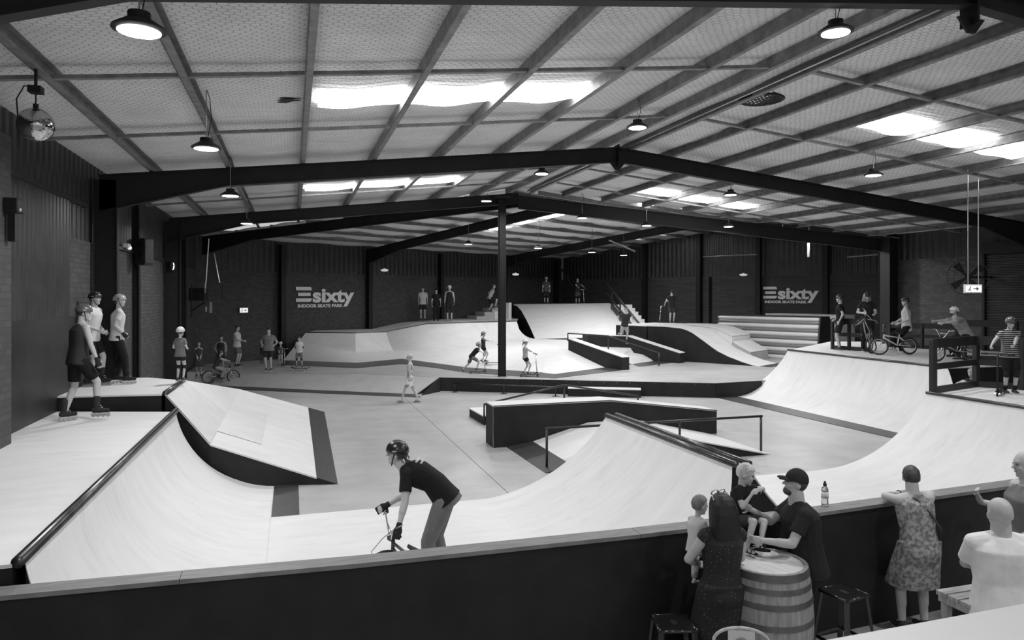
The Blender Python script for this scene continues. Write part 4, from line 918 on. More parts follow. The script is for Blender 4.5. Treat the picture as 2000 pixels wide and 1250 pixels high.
def scooter(label,p,yaw,lean=0,steer=0,k=1.,m=STEEL,bm=CHROME,mtx=None):
    t=thing('kick_scooter',label,'scooter',p,yaw)
    if mtx is not None:t.matrix_world=mtx
    else: t.rotation_euler=(R(lean),0,yaw);t.scale=(k,k,k)
    MB().box((0,0,.085),(.50,.11,.02)).build('deck',m,t,bevel=.006);MB().bar((.24,0,.09),(.33,0,.17),.04,.03).build('neck',m,t)
    for x in(-.27,.36): wheel(.05,t,(x,0,.05),spk=False,tw=.018)
    MB().bar((.345,.03,.05),(.33,.0,.16),.012,.03).build('fork',m,t)
    MB().tube([(.345,0,.1),(.26,0,.86)],.017,10).build('steering_tube',bm,t,True)
    s,c=math.sin(R(steer)),math.cos(R(steer))
    MB().tube([(.26-s*.26,-c*.26,.86),(.26+s*.26,c*.26,.86)],.013,10).build('handlebar',bm,t,True)
    for sg in(-1,1): MB().tube([(.26+s*.17*sg,c*.17*sg,.86),(.26+s*.29*sg,c*.29*sg,.86)],.019,8).build('grip',RUB,t,True)
    MB().box((-.3,0,.115),(.12,.06,.01)).build('brake',m,t)
    return t
def facing(a): return -(YAW+R(a))+math.pi/2     # yaw so that local +X points a degrees right of the line of sight
def skateboard(label,p,yaw):
    t=thing('skateboard',label,'skateboard',p,yaw)
    MB().rings([[V((x,y*w,z+.01*k)) for y,k in((-.1,1),(.1,1),(.1,-.2),(-.1,-.2))] for x,w,z in((-.4,.55,.14),(-.35,.9,.115),(-.28,1,.095),(.28,1,.095),(.35,.9,.115),(.4,.55,.14))]).build('board',BLK2,t,True)
    for x in(-.22,.22):
        MB().bar((x,-.08,.06),(x,.08,.06),.03,.03).build('truck',GALV,t)
        for y in(-.1,.1): MB().tube([(x,y-.016,.027),(x,y+.016,.027)],.027,14).build('wheel',WHT,t)
# ---------------------------------------------------------------- people
SKIN=mat('skin',.44,.5,var=.04,scale=8);SKIND=mat('skin_tanned',.3,.5,var=.05,scale=8);EYE=mat('eye_dark',.02,.2);LIP=mat('lip',.2,.5)
def cloth(g,var=.12,scale=6): return mat('cloth_%d'%int(g*1000),g,.85,var=var,scale=scale,bump=.25,bscale=9,spec=.2)
def hairm(g): return mat('hair_%d'%int(g*1000),g,.5,var=.45,scale=14,stretch=(1,1,.25),bump=.22,bscale=70)
def remesh(mb,name,vox,sm=3,m=None):
    o=bpy.data.objects.new('tmp',mb.mesh('tmp'));COL.objects.link(o)
    r=o.modifiers.new('r','REMESH');r.mode='VOXEL';r.voxel_size=vox;r.use_smooth_shade=True
    if sm: s=o.modifiers.new('s','SMOOTH');s.factor=.5;s.iterations=sm
    dg=bpy.context.evaluated_depsgraph_get();dg.update();me=bpy.data.meshes.new_from_object(o.evaluated_get(dg));me.name=name
    old=o.data;bpy.data.objects.remove(o);bpy.data.meshes.remove(old)
    for p in me.polygons:p.use_smooth=True
    me.materials.clear();return me
def ik(a,b,l1,l2,pole):
    d=b-a;L=d.length;mx=(l1+l2)*.995
    if L>mx: b=a+d*(mx/L);d=b-a;L=mx
    L=max(L,abs(l1-l2)+.01,.05);u=d.normalized();x=(l1*l1-l2*l2+L*L)/(2*L);h=math.sqrt(max(0,l1*l1-x*x))
    pole=V(pole);pv=(pole-u*pole.dot(u));pv=pv.normalized() if pv.length>1e-4 else u.orthogonal()
    return a+u*x+pv*h,b
def fr(f,u):      # frame with columns right, forward, up
    u=u.normalized();f=(f-u*f.dot(u)).normalized();return M((f.cross(u),f,u)).transposed()
def tfrust(mb,a,b,ra,rb,n=14,fl=1.0):
    a=V(a);b=V(b);mb.tube([a,lerp(a,b,.5),b],[ra,(ra+rb)/2,rb],n)
def person(label,pos,face,h=1.75,vox=.014,skin=None,build=1.,pel=(0,0,0),lean=0,tilt=0,twist=0,hy=0,hp=0,RH=None,LH=None,RF=None,LF=None,relb=None,lelb=None,rkn=None,lkn=None,
           hair='short',hg=.05,hat=None,hatg=.03,top='tee',tg=.5,bot='shorts',bg=.03,shoe='shoe',sg=.05,curl=.35,female=False,knee=False,elbow=False,curve=0,hem=0.,stripes=False,RHW=None,LHW=None,RFW=None,LFW=None,pattern=None,sleeve=None,socks=None,rfy=0,lfy=0,gloves=False,headk=1.,necklen=1.,beard=None,extras=None,rz=None,name='person'):
    skin=skin or SKIN;K=h/1.75;hk=(.42+.58*K)/K*headk
    t=thing(name,label,'person',pos,facing(face)-math.pi/2 if rz is None else rz)
    X=V((1,0,0));Y=V((0,1,0));Z=V((0,0,1))
    ir=M.Rotation(-t.rotation_euler.z,3,'Z');LO=lambda w:(ir@(V(w)-V(pos)))/K
    RH=LO(RHW) if RHW is not None else RH;LH=LO(LHW) if LHW is not None else LH;RF=LO(RFW) if RFW is not None else RF;LF=LO(LFW) if LFW is not None else LF
    pc=V((0,0,.93))+V(pel)
    def up(a): 
        a=R(a);b=R(tilt);return V((math.sin(b)*math.cos(a),math.sin(a),math.cos(a)*math.cos(b))).normalized()
    U1=up(lean*.75-curve*.3);U2=up(lean*1.1+curve);tw=M.Rotation(R(-twist),3,'Z')
    F1=fr(Y,U1);F2=fr(tw@Y,U2)
    waist=pc+U1*.16;chest=waist+U1*.08+U2*.11;shl=chest+U2*.14;nb=shl+U2*.055
    hw=.168*build;sw=(.175 if not female else .155)*(.35+.65*build) if K>.8 else .15
    R2=F2@X;FW=F2@Y
    rs=shl+R2*sw-U2*.01;ls=shl-R2*sw-U2*.01
    nd=(U2*.55+Z*.45).normalized();
    hM=M.Rotation(R(-twist*.5-hy),3,'Z')@M.Rotation(R(-hp),3,'X')
    hc=nb+nd*(.085*necklen)+hM@V((0,.018,.095*hk))
    # limbs
    lb=M.Rotation(R(-twist),3,'Z')
    RH=V(RH) if RH is not None else rs+V((.07,.04,-.50));LH=V(LH) if LH is not None else ls+V((-.07,.04,-.50))
    re,rw=ik(rs,RH,.275,.245,relb or (.5,-1,-.2));le,lw=ik(ls,LH,.275,.245,lelb or (-.5,-1,-.2))
    RF=V(RF) if RF is not None else V((.10,0,.075));LF=V(LF) if LF is not None else V((-.10,0,.075))
    rh_=pc+X*.088*build-Z*.03;lh_=pc-X*.088*build-Z*.03
    rk,ra=ik(rh_,RF,.43,.42,rkn or (.12,1,.1));lk,la=ik(lh_,LF,.43,.42,lkn or (-.12,1,.1))
    def ring(c,m,w,d,n=18,sq=.8):
        out=[]
        for i in range(n):
            an=2*math.pi*i/n;ca,sa=math.cos(an),math.sin(an)
            out.append(c+m@V((w*math.copysign(abs(ca)**sq,ca),d*math.copysign(abs(sa)**sq,sa),0)))
        return out
    def torso(infl=0.,z0=-.10,neck=True,hemw=None):
        b=build;i=infl;wf=.92 if female else 1.
        rr=[]
        if z0<-.05: rr.append(ring(pc+U1*z0,F1,(hemw or hw*1.0)+i,(.115*b if not hemw else .125*b)+i))
        rr.append(ring(pc-U1*.02,F1,hw+i,.118*b+i) if True else None)
        rr.append(ring(pc+U1*.07,F1,(.155*wf)*b+i,.108*b+i))
        rr.append(ring(waist+U1*.02,F1,(.142*wf)*b+i,.10*b+i))
        rr.append(ring(chest,F2,(.158*wf)*b+i,.115*b+i));rr.append(ring(chest+U2*.08,F2,(.165*wf)*b+i,.115*b+i))
        rr.append(ring(shl-U2*.01,F2,sw*.86+i,.088*b+i*.8));rr.append(ring(shl+U2*.035,F2,sw*.5+i*.5,.066*b+i*.5))
        if neck: rr.append(ring(nb,F2,.058+i*.25,.058+i*.25))
        return [[p*K for p in r] for r in rr]
    k=K
    def caps(mb,a,b,ra_,rb_): mb.caps(a*k,b*k,ra_*k,rb_*k)
    mb=MB();mb.rings(torso())
    nk=max(1,build)**1.3;mb.caps(nb*k-nd*.04*k,(nb+nd*.10)*k,.056*k*nk,.051*k*nk)
    hs=hk*k
    hcK=hc*k
    mb.ell(hcK+hM@V((0,-.008,.02))*hs,(.077*hs,.096*hs,.098*hs),hM,20,14)
    mb.ell(hcK+hM@V((0,.03,-.045))*hs,(.056*hs,.062*hs,.07*hs),hM,16,10)
    mb.ell(hcK+hM@V((0,.072,-.095))*hs,(.024*hs,.02*hs,.02*hs),hM)
    mb.caps(hcK+hM@V((0,.088,.01))*hs,hcK+hM@V((0,.112,-.022))*hs,.009*hs,.014*hs,8)
    mb.ell(hcK+hM@V((0,.078,.03))*hs,(.052*hs,.016*hs,.012*hs),hM)
    for sx in(-1,1):
        mb.ell(hcK+hM@V((sx*.079,-.008,-.012))*hs,(.012*hs,.02*hs,.032*hs),hM,10,7)
        mb.ell(hcK+hM@V((sx*.036,.062,-.03))*hs,(.024*hs,.024*hs,.024*hs),hM)
    bl=.85+.15*build
    for s_,e_,w_ in((rs,re,rw),(ls,le,lw)):
        caps(mb,lerp(shl,s_,.25)+U2*.012,s_,.062*bl,.058*bl);caps(mb,s_,e_,.052*bl,.040*bl);caps(mb,lerp(s_,e_,.2),lerp(s_,e_,.6),.05*bl,.047*bl);caps(mb,e_,w_,.040*bl,.026*bl);caps(mb,lerp(e_,w_,.1),lerp(e_,w_,.45),.040*bl,.038*bl)
    for h_,n_,a_ in((rh_,rk,ra),(lh_,lk,la)):
        caps(mb,h_,n_,.086*bl,.056*bl);caps(mb,n_,a_,.054*bl,.036*bl);bd=((n_-h_).normalized()+(n_-a_).normalized());c=lerp(n_,a_,.3);caps(mb,lerp(n_,a_,.12)-Y*.012,lerp(n_,a_,.48)-Y*.01,.052*bl,.048*bl)
    # hands
    fd=vox<.011
    for sgn,w_,e_ in((1,rw,re),(-1,lw,le)):
        d=(w_-e_).normalized();side=d.cross(FW);side=side.normalized() if side.length>.1 else X
        side=V((sgn,0,0));pn=(side-d*side.dot(d));pn=pn.normalized() if pn.length>.2 else d.orthogonal()   # back of the hand faces outwards
        ax=d.cross(pn).normalized()*sgn   # towards the thumb
        if ax.dot(FW)<0: ax=-ax
        pal=w_+d*.05;mb.ell(pal*k,(.041*k,.017*k,.052*k),fr(pn,d),12,8)
        for i in range(4):
            off=(.030-.020*i);L=(.075,.083,.077,.06)[i]*(1);r_=.0095 if fd else .0125
            a0=w_+d*.088+ax*off;c1=curl*(1+.12*i);d1=(d*math.cos(c1)-pn*math.sin(c1));a1=a0+d1*L*.45;d2=(d*math.cos(c1*2.1)-pn*math.sin(c1*2.1));a2=a1+d2*L*.35;d3=(d*math.cos(c1*2.9)-pn*math.sin(c1*2.9));a3=a2+d3*L*.25
            for p_,q_,u_ in((a0-d*.02,a1,r_),(a1,a2,r_*.94),(a2,a3,r_*.85)): mb.caps(p_*k,q_*k,u_*k,u_*.95*k,8)
        a0=w_+d*.03+ax*.028;a1=a0+(d*.6+ax*.7-pn*.25).normalized()*.038;a2=a1+(d*.85+ax*.2-pn*(.3+curl*.4)).normalized()*.032
        mb.caps(a0*k,a1*k,.013*k,.0115*k,8);mb.caps(a1*k,a2*k,.0115*k,.0095*k,8)
        if gloves:
            g=MB();g.ell(pal*k,(.047*k,.024*k,.056*k),fr(pn,d),12,8);g.caps((w_-d*.02)*k,(w_+d*.03)*k,.032*k,.032*k,10)
            for i in range(4):
                off=(.030-.020*i);g.caps((w_+d*.08+ax*off)*k,(w_+d*.115+ax*off-pn*.01)*k,.0135*k,.0125*k,8)
            MB().build('glove',cloth(.025),t,me=remesh(g,'glove',max(vox*.8,.006),2))
    # feet (bare shape, mostly inside shoes)
    feet=[]
    for sgn,a_,n_,fy in((1,ra,rk,rfy),(-1,la,lk,lfy)):
        sh=(a_-n_).normalized();fwd=M.Rotation(R(-fy),3,'Z')@Y;f=(fwd-sh*fwd.dot(sh)*.75);f=f.normalized()
        if abs(sh.z)>.86: f=V((f.x,f.y,0)).normalized()
        feet.append((a_,f,sh));mb.caps((a_-f*.03+sh*.035)*k,(a_+f*.13+sh*.052)*k,.033*k,.024*k)
    me=remesh(mb,'body',vox,3);MB().build('body',skin,t,me=me)
    # eyes and mouth
    for sx in(-1,1): MB().ell(hcK+hM@V((sx*.032,.0855,.008))*hs,(.0125*hs,.006*hs,.0065*hs),hM,10,7).build('eye',EYE,t,True)
    MB().ell(hcK+hM@V((0,.092,-.058))*hs,(.021*hs,.006*hs,.0055*hs),hM,10,7).build('mouth',LIP,t,True)
    if beard: mb=MB();mb.ell(hcK+hM@V((0,.052,-.085))*hs,(.05*hs,.052*hs,.042*hs),hM);MB().build('beard',hairm(beard),t,me=remesh(mb,'beard',max(vox*.8,.008),1))
    # shoes
    for a_,f,sh in feet:
        u=-sh if abs(sh.z)<.86 else Z;b=a_-u*.075
        if shoe in('shoe','skate','boot'):
            mb=MB();mb.caps((b-f*.045+u*.045)*k,(b+f*.05+u*.045)*k,.044*k,.042*k);mb.caps((b+f*.04+u*.036)*k,(b+f*.155+u*.034)*k,.043*k,.032*k)
            mb.caps((a_-f*.01-u*.03)*k,(a_-f*.005+u*(.02 if shoe=='shoe' else .16))*k,.044*k,(.045 if shoe=='shoe' else .055)*k)
            o=MB().build('shoe' if shoe=='shoe' else 'skate_boot',cloth(sg),t,me=remesh(mb,'shoe',max(vox*.8,.008),2))
            mS=fr(f,u);mb=MB()
            if shoe=='shoe': mb.rings([ring((b+f*.055+u*z)*k,mS,.047*k,.145*k) for z in(.002,.022)]);mb.build('sole',cloth(.5 if sg<.3 else .6),o)
            else:
                mb.box((b+f*.05-u*.012)*k,(.035*k,.26*k,.03*k),M3=mS);mb.build('skate_frame',GALV,o)
                for i in range(4): MB().tube([(b+f*(.05-.105+.07*i)-u*.035+mS@V((-.011,0,0)))*k,(b+f*(.05-.105+.07*i)-u*.035+mS@V((.011,0,0)))*k],.034*k,12).build('wheel',cloth(.35),o)
                if shoe=='skate' :
                    mb=MB()
                    for i in range(4): c_=(b+f*(.07-.02*i)+u*(.085+.028*i));mb.bar((c_+mS@V((-.03,0,0)))*k,(c_+mS@V((.03,0,0)))*k,.008*k,.008*k)
                    mb.build('laces',cloth(.6),o)
        elif shoe=='sandal':
            mS=fr(f,u);mb=MB();mb.rings([ring((b+f*.055+u*z)*k,mS,.043*k,.135*k) for z in(.0,.02)]);o=mb.build('sandal',cloth(sg),t)
            for y_ in(.03,.10): MB().tube([(b+f*y_+mS@V((x_,0,0))+u*z_)*k for x_,z_ in((-.045,.015),(-.035,.055),(0,.072),(.035,.055),(.045,.015))],.009*k,6).build('strap',cloth(sg),o,True)
    if socks:
        for n_,a_ in((rk,ra),(lk,la)): mb=MB();tfrust(mb,lerp(n_,a_,socks[0])*k,lerp(n_,a_,.97)*k,.049*k*bl,.043*k*bl);mb.build('sock',cloth(socks[1]),t,True)
    if knee:
        for n_,h_,a_ in((rk,rh_,ra),(lk,lh_,la)): mb=MB();mb.caps(lerp(n_,h_,.14)*k,lerp(n_,a_,.16)*k,.066*k*bl,.060*k*bl);mb.ell((n_+((n_-h_).normalized()+(n_-a_).normalized()).normalized()*.03)*k,(.05*k,.045*k,.065*k));MB().build('knee_pad',cloth(.02),t,me=remesh(mb,'knee_pad',max(vox,.01),2))
    if elbow:
        for e_,s_,w_ in((re,rs,rw),(le,ls,lw)): mb=MB();mb.caps(lerp(e_,s_,.18)*k,lerp(e_,w_,.2)*k,.052*k*bl,.048*k*bl);MB().build('elbow_pad',cloth(.02),t,me=remesh(mb,'elbow_pad',max(vox,.01),2))
    # clothes
    cm=lambda g:cloth(g)
    if top:
        mb=MB();loose=.022 if top!='tank' else .014
        if top=='dress': mb.rings(torso(.016,-.04,True))
        else: mb.rings(torso(loose,-.10-hem,True,hemw=hw*(1.02)+.01))
        sl={'tee':.62,'tank':0,'dress':0,'long':2,'sleeveless':0}[top] if sleeve is None else sleeve
        if sl: 
            for s_,e_,w_ in((rs,re,rw),(ls,le,lw)):
                q=lerp(s_,e_,min(1,sl)*.98);tfrust(mb,lerp(s_,e_,.0)*k,q*k,.062*k*bl,.066*k*bl);mb.caps((lerp(shl,s_,.3)+U2*.014)*k,s_*k,.074*k*bl,.067*k*bl)
                if sl>1: mb.caps(e_*k,lerp(e_,w_,.95)*k,.05*k,.036*k);mb.ell(e_*k,(.055*k,)*3)
        elif top!='dress': 
            for s_ in(rs,ls): mb.ell((s_*.62+shl*.38)*k,(.05*k,.075*k,.05*k),F2)
        if top=='dress':
            q=(rk+lk)*.5;hz=pattern.get('len',.9) if isinstance(pattern,dict) else .9
            bt=lerp((rh_+lh_)*.5,q,hz);rr=[]
            for u in(0,.2,.5,.8,1.):
                c_=lerp(pc+U1*.06,bt,u)-Y*.012;wd=hw+.022+(.10*u)*(pattern.get('flare',1) if isinstance(pattern,dict) else 1);rr.append([p*k for p in ring(c_,F1 if u<.3 else M.Identity(3),wd,(.125*build+.07*u))])
            mb.rings(rr);mb.ell((pc-U1*.05)*k,((hw+.02)*k,(.118*build+.035)*k,.15*k),F1,18,12)
        me=remesh(mb,'top',vox,2);nm={'tee':'t_shirt','tank':'tank_top','dress':'dress','long':'long_sleeve_top','sleeveless':'sleeveless_top'}[top]
        mm=cm(tg)
        if stripes: mm=STRM
        if isinstance(pattern,dict) and pattern.get('mat'): mm=pattern['mat']
        MB().build(nm,mm,t,me=me)
    if bot:
        mb=MB();b=build;i=.014 if bot!='leggings' else .007
        mb.rings([[p*k for p in r] for r in (ring(pc-U1*.115,F1,hw+i,.120*b+i),ring(pc-U1*.02,F1,hw+i,.118*b+i),ring(pc+U1*.06,F1,.150*b+i*.4,.106*b+i*.4))])
        for h_,n_,a_ in((rh_,rk,ra),(lh_,lk,la)):
            f_={'shorts':.82,'short_shorts':.45,'pants':1,'leggings':1,'skirt':.6}[bot];q=lerp(h_,n_,f_)
            mb.ell((h_-Z*.0)*k,(.1*k*bl,.105*k*bl,.1*k*bl))
            if bot in('pants','leggings'):
                r1,r2,r3=((.108,.078,.062) if bot=='pants' else (.092,.062,.045));mb.caps(h_*k,n_*k,r1*k*bl,r2*k*bl);a2=lerp(n_,a_,.93);mb.ell(n_*k,(r2*k*bl,)*3);tfrust(mb,n_*k,a2*k,r2*k*bl,r3*k*bl)
            else: tfrust(mb,h_*k,q*k,.108*k*bl,.092*k*bl)
        MB().build({'pants':'trousers','leggings':'leggings','skirt':'skirt'}.get(bot,'shorts'),cm(bg) if not (isinstance(pattern,dict) and pattern.get('bmat')) else pattern['bmat'],t,me=remesh(mb,'bottoms',vox,2))
    # hair: ellipsoid pulled inside the head over the face
    if hair!='bald':
        mb=MB();mb.ell((0,0,0),(1,1,1),None,28,20);fo=[]
        for v_ in mb.v:
            x,y,z=v_;inn=(y>.25 and z<.38) or z<(-.72 if hair=='short' else -.75) or (z<-.3 and y>-.05) or (abs(x)>.55 and y>.05 and z<.15)
            s_=.80 if inn else 1.0+(.015*math.sin(x*17)+.015*math.sin(y*13+z*9));v_.x,v_.y,v_.z=x*s_*.087,y*s_*.106-.006,z*s_*.108+.022
        hb=MB();hb.add([hcK+hM@(v_*hs) for v_ in mb.v],mb.f)
        if hair=='long':
            def hp_(y,z): return hcK+hM@(V((0,y,z))*hs)
            rr=[]
            for c_,w_,d_ in(((-.01,.112),.05,.06),((-.012,.085),.082,.09),((-.02,.04),.099,.104),((-.03,-.03),.114,.108),((-.04,-.12),.128,.098),((-.045,-.20),.132,.082),((-.045,-.26),.122,.066),((-.045,-.275),.09,.045)): rr.append([p for p in ring(hp_(*c_),hM,w_*hs,d_*hs)])
            hb.rings(rr)
        if hair=='pony':
            hb.caps(hcK+hM@V((0,-.10,-.02))*hs,hcK+hM@V((0,-.13,-.09))*hs,.03*hs,.032*hs);hb.caps(hcK+hM@V((0,-.13,-.09))*hs,hcK+hM@V((0,-.12,-.22))*hs,.03*hs,.014*hs)
        if hair=='bob':
            hb.ell(hcK+hM@V((0,-.03,-.05))*hs,(.098*hs,.085*hs,.10*hs),hM)
        MB().build('hair',hairm(hg),t,me=remesh(hb,'hair',max(vox*.8,.007),1))
    if hat=='helmet':
        mb=MB();mb.ell((0,0,0),(1,1,1),None,30,22)
        for v_ in mb.v:
            x,y,z=v_;rim=-.16+.10*y;z=max(z,rim);v_.x,v_.y,v_.z=x*.108,y*.128-.008,z*.118+.035
        hb=MB();hb.add([hcK+hM@(v_*hs) for v_ in mb.v],mb.f);o=hb.build('helmet',mat('helmet_%d'%int(hatg*1000),hatg,.28,spec=.6),t,True)
        mb=MB()
        for x_ in(-.04,.04):
            for y_ in(-.05,.04): mb.ell(hcK+hM@V((x_,y_,.132-(abs(y_)*.2)))*hs,(.012*hs,.03*hs,.012*hs),hM,8,6)
        for x_ in(-.104,.104): mb.ell(hcK+hM@V((x_,.0,.045))*hs,(.006*hs,.03*hs,.012*hs),hM,8,6)
        tag(mb.build('helmet_vents',cloth(.02 if hatg>.1 else .3),o),kind='stuff')
        for sx in(-1,1): MB().tube([hcK+hM@V(p_)*hs for p_ in((sx*.09,.0,.03),(sx*.08,.03,-.06),(sx*.03,.05,-.125))],.006*hs,6).build('chin_strap',cloth(.02),o)
    if hat=='cap':
        mb=MB();mb.ell((0,0,0),(1,1,1),None,28,20)
        for v_ in mb.v:
            x,y,z=v_;z=max(z,-.05);v_.x,v_.y,v_.z=x*.092,y*.108-.006,z*.112+.03
        hb=MB();hb.add([hcK+hM@(v_*hs) for v_ in mb.v],mb.f);o=hb.build('cap',cloth(hatg),t,True)
        rr=[]
        for y_,w_,z_ in((.07,.078,.035),(.11,.078,.04),(.15,.065,.038),(.175,.035,.032)): rr.append([hcK+hM@V((x_*w_,y_-(x_*x_)*.012,z_-.018*x_*x_+zz))*hs for x_,zz in((-1,0),(-.5,0),(0,0),(.5,0),(1,0),(1,.006),(.5,.006),(0,.006),(-.5,.006),(-1,.006))])
        MB().rings(rr).build('cap_brim',cloth(hatg),o,True)
    t['__']=0;del t['__']
    return t,dict(rw=rw*K,lw=lw*K,hc=hcK,hM=hM,hs=hs,chest=chest*K,F2=F2,shl=shl*K,pc=pc*K,K=K)
STRM=mat('striped_jersey',.03,.85);nt,b_=nodes(STRM);tc=nt.nodes.new('ShaderNodeTexCoord');sx=nt.nodes.new('ShaderNodeSeparateXYZ');mm=nt.nodes.new('ShaderNodeMath');mm.operation='MULTIPLY';mm.inputs[1].default_value=24
fr_=nt.nodes.new('ShaderNodeMath');fr_.operation='FRACT';gt=nt.nodes.new('ShaderNodeMath');gt.operation='GREATER_THAN';gt.inputs[1].default_value=.68;ml=nt.nodes.new('ShaderNodeMapRange');ml.inputs[3].default_value=.02;ml.inputs[4].default_value=.5
nt.links.new(tc.outputs['Object'],sx.inputs[0]);nt.links.new(sx.outputs[2],mm.inputs[0]);nt.links.new(mm.outputs[0],fr_.inputs[0]);nt.links.new(fr_.outputs[0],gt.inputs[0]);nt.links.new(gt.outputs[0],ml.inputs[0]);nt.links.new(ml.outputs[0],b_.inputs['Base Color'])
def patt(name,a,b,scale,kind='voronoi'):
    m=mat(name,a,.85);nt,bb=nodes(m);tc=nt.nodes.new('ShaderNodeTexCoord');v=nt.nodes.new('ShaderNodeTexVoronoi' if kind=='voronoi' else 'ShaderNodeTexNoise');v.inputs['Scale'].default_value=scale
    nt.links.new(tc.outputs['Object'],v.inputs['Vector']);r=nt.nodes.new('ShaderNodeValToRGB');r.color_ramp.elements[0].position=.12 if kind=='voronoi' else .4;r.color_ramp.elements[0].color=(b,b,b,1);r.color_ramp.elements[1].position=.2 if kind=='voronoi' else .6;r.color_ramp.elements[1].color=(a,a,a,1)
    nt.links.new(v.outputs[0],r.inputs[0]);nt.links.new(r.outputs[0],bb.inputs['Base Color']);return m
DOTS=patt('tiny_dot_fabric',.014,.13,34);FLOR=patt('mottled_print',.15,.36,26,'noise');WFL=patt('white_floral',.65,.2,9,'noise');SPOT=patt('spotted_shorts',.03,.5,16)

def grips(t):
    t_m=t.matrix_world.copy() if t.rotation_mode else None;out=[]
    m=M.LocRotScale(t.location,t.rotation_euler,t.scale)
    for c in kids(t):
        if c.name.startswith('grip'): out.append(m@(sum((v.co for v in c.data.vertices),V((0,0,0)))/len(c.data.vertices)))
    return out
# ---------------------------------------------------------------- who stands where
DG=bpy.context.evaluated_depsgraph_get();DG.update()
def hit(px,py):
    d=C((px-1000)/F,1,(577-py)/F).normalized();o=V((0,0,H));
    ok,loc,n,i,ob,m=sc.ray_cast(DG,o+d*4.5,d);return loc
HITS={}
def Dof(p): return p.x*sy+p.y*cy
SPOTS=dict(p1=(152,822),p2=(180,754),p3=(228,750),p4=(352,744),p5=(388,735),p6=(432,727),p8=(463,716),p9=(525,724),p10=(548,714),p10b=(512,712),p11=(585,724),
 p12=(801,787),p13=(926,727),p14=(944,709),p15=(1026,734),p16=(826,628),p17=(852,628),p18=(878,628),p20=(1067,592.5),p21=(1127,592),p22=(1220,672),p23=(1312,631),p29=(1972,768),kb=(432,748),s13=(932,730),s14=(962,712),s15=(1032,736),s10=(553,716),sb=(587,724),s21=(1134,592.5),s23=(1300,631),s29=(1952,771),s19=(958,610))
for k,v in SPOTS.items(): HITS[k]=hit(*v)
print({k:tuple(round(c,2) for c in v) for k,v in HITS.items()})
def who(key,ytop,face,label,dz=0,bent=None,**kw):
    p=HITS[key].copy();D=Dof(p);h=bent or ((SPOTS[key][1]-ytop)*D/F-dz)/(1.03 if kw.get('hat') else 1.01);p.z+=dz
    v=.03 if D>22 else(.02 if D>15 else .013)
    return person(label,p,face,h,vox=kw.pop('vox',v),**kw)
who('p1',592,35,'person in dark print tank top, helmet and black shorts skating on the lower left deck',dz=.075,top='tank',tg=.035,hat='helmet',hatg=.09,shoe='skate',sg=.03,RF=(.16,.22,.12),LF=(-.12,-.14,.075),RH=(.30,.16,.88),LH=(-.26,.02,.88),hy=25,build=1.08,bg=.012,gloves=True,lean=6,rfy=40,hp=8)
who('p2',566,88,'person in white shirt and black helmet looking right, standing behind the dark tank top skater',dz=.075,tg=.62,hat='helmet',hatg=.015,shoe='skate',sg=.03,RH=(.17,.20,1.02),LH=(-.2,.12,1.0),lean=8,build=1.12,bg=.012,socks=(.5,.03),RF=(.12,-.02,.075),LF=(-.12,.12,.075),pel=(0,-.04,-.02))
who('p3',574,55,'person in white shirt, black trousers and silver helmet with wrist guards on the upper deck',dz=.075,tg=.5,hat='helmet',hatg=.3,bot='pants',bg=.012,shoe='skate',sg=.02,RH=(.17,.10,.98),LH=(-.22,.12,.98),gloves=True,RF=(.18,.16,.075),hy=25,lean=4)
who('p4',642,5,'person in white helmet and knee pads at the far corner of the upper deck',tg=.16,hat='helmet',hatg=.6,bg=.02,knee=True,female=True,LH=(-.16,.2,1.1),RH=(.16,.2,1.1),bot='short_shorts',vox=.015)
who('p5',668,150,'small child in dark dress standing left of the man in a black singlet',top='dress',tg=.06,bot=None,hair='bob',hg=.12,shoe='shoe',RH=(.06,.16,.85),LH=(-.06,.16,.85))
who('p6',656,170,'man in black singlet with hand on hip behind the child on the bike',top='tank',tg=.03,bg=.03,RH=(.2,.05,.98),relb=(1,-.5,0),build=1.1,skin=SKIND)
who('p8',636,95,'man in white sleeveless shirt and patterned shorts below the small exit sign',top='tee',tg=.55,sleeve=.1,bg=.12,RH=(.1,.32,1.12),LH=(-.05,.30,1.08),build=1.05)
who('p9',641,180,'man in grey t-shirt with both hands on his hips on the upper floor',tg=.2,bg=.03,RH=(.19,.02,1.0),LH=(-.19,.02,1.0),relb=(1,-.3,0),lelb=(-1,-.3,0),build=1.2)
who('p10',669,170,'small child with white helmet holding a scooter, right of the man with hands on hips',tg=.1,hat='helmet',hatg=.6,bg=.35,bot='pants',RH=(.1,.25,.9),LH=(-.15,.1,.85))
who('p10b',672,185,'small child in dark clothes half hidden behind the man with hands on hips',tg=.04,bg=.1,bot='pants',hg=.03)
_,j=who('p11',657,180,'child in white t-shirt and knee pads standing on a skateboard',dz=.13,tg=.6,bg=.14,knee=True,elbow=True,hp=25,RH=(.26,.08,.85),LH=(-.26,.06,.8),hat=None,RF=(.17,.0,.075),LF=(-.17,.04,.075),lean=6)
who('p12',690,-85,'girl in white floral dress and sun hat walking across the concrete',top='dress',pattern=dict(mat=WFL,len=.75,flare=.8),bot=None,hair='short',hg=.35,hat='cap',hatg=.5,shoe='sandal',sg=.08,RF=(.06,-.30,.10),LF=(-.06,.30,.08),RH=(.14,.12,.86),LH=(-.2,-.02,.88),female=True,vox=.018,build=.85)
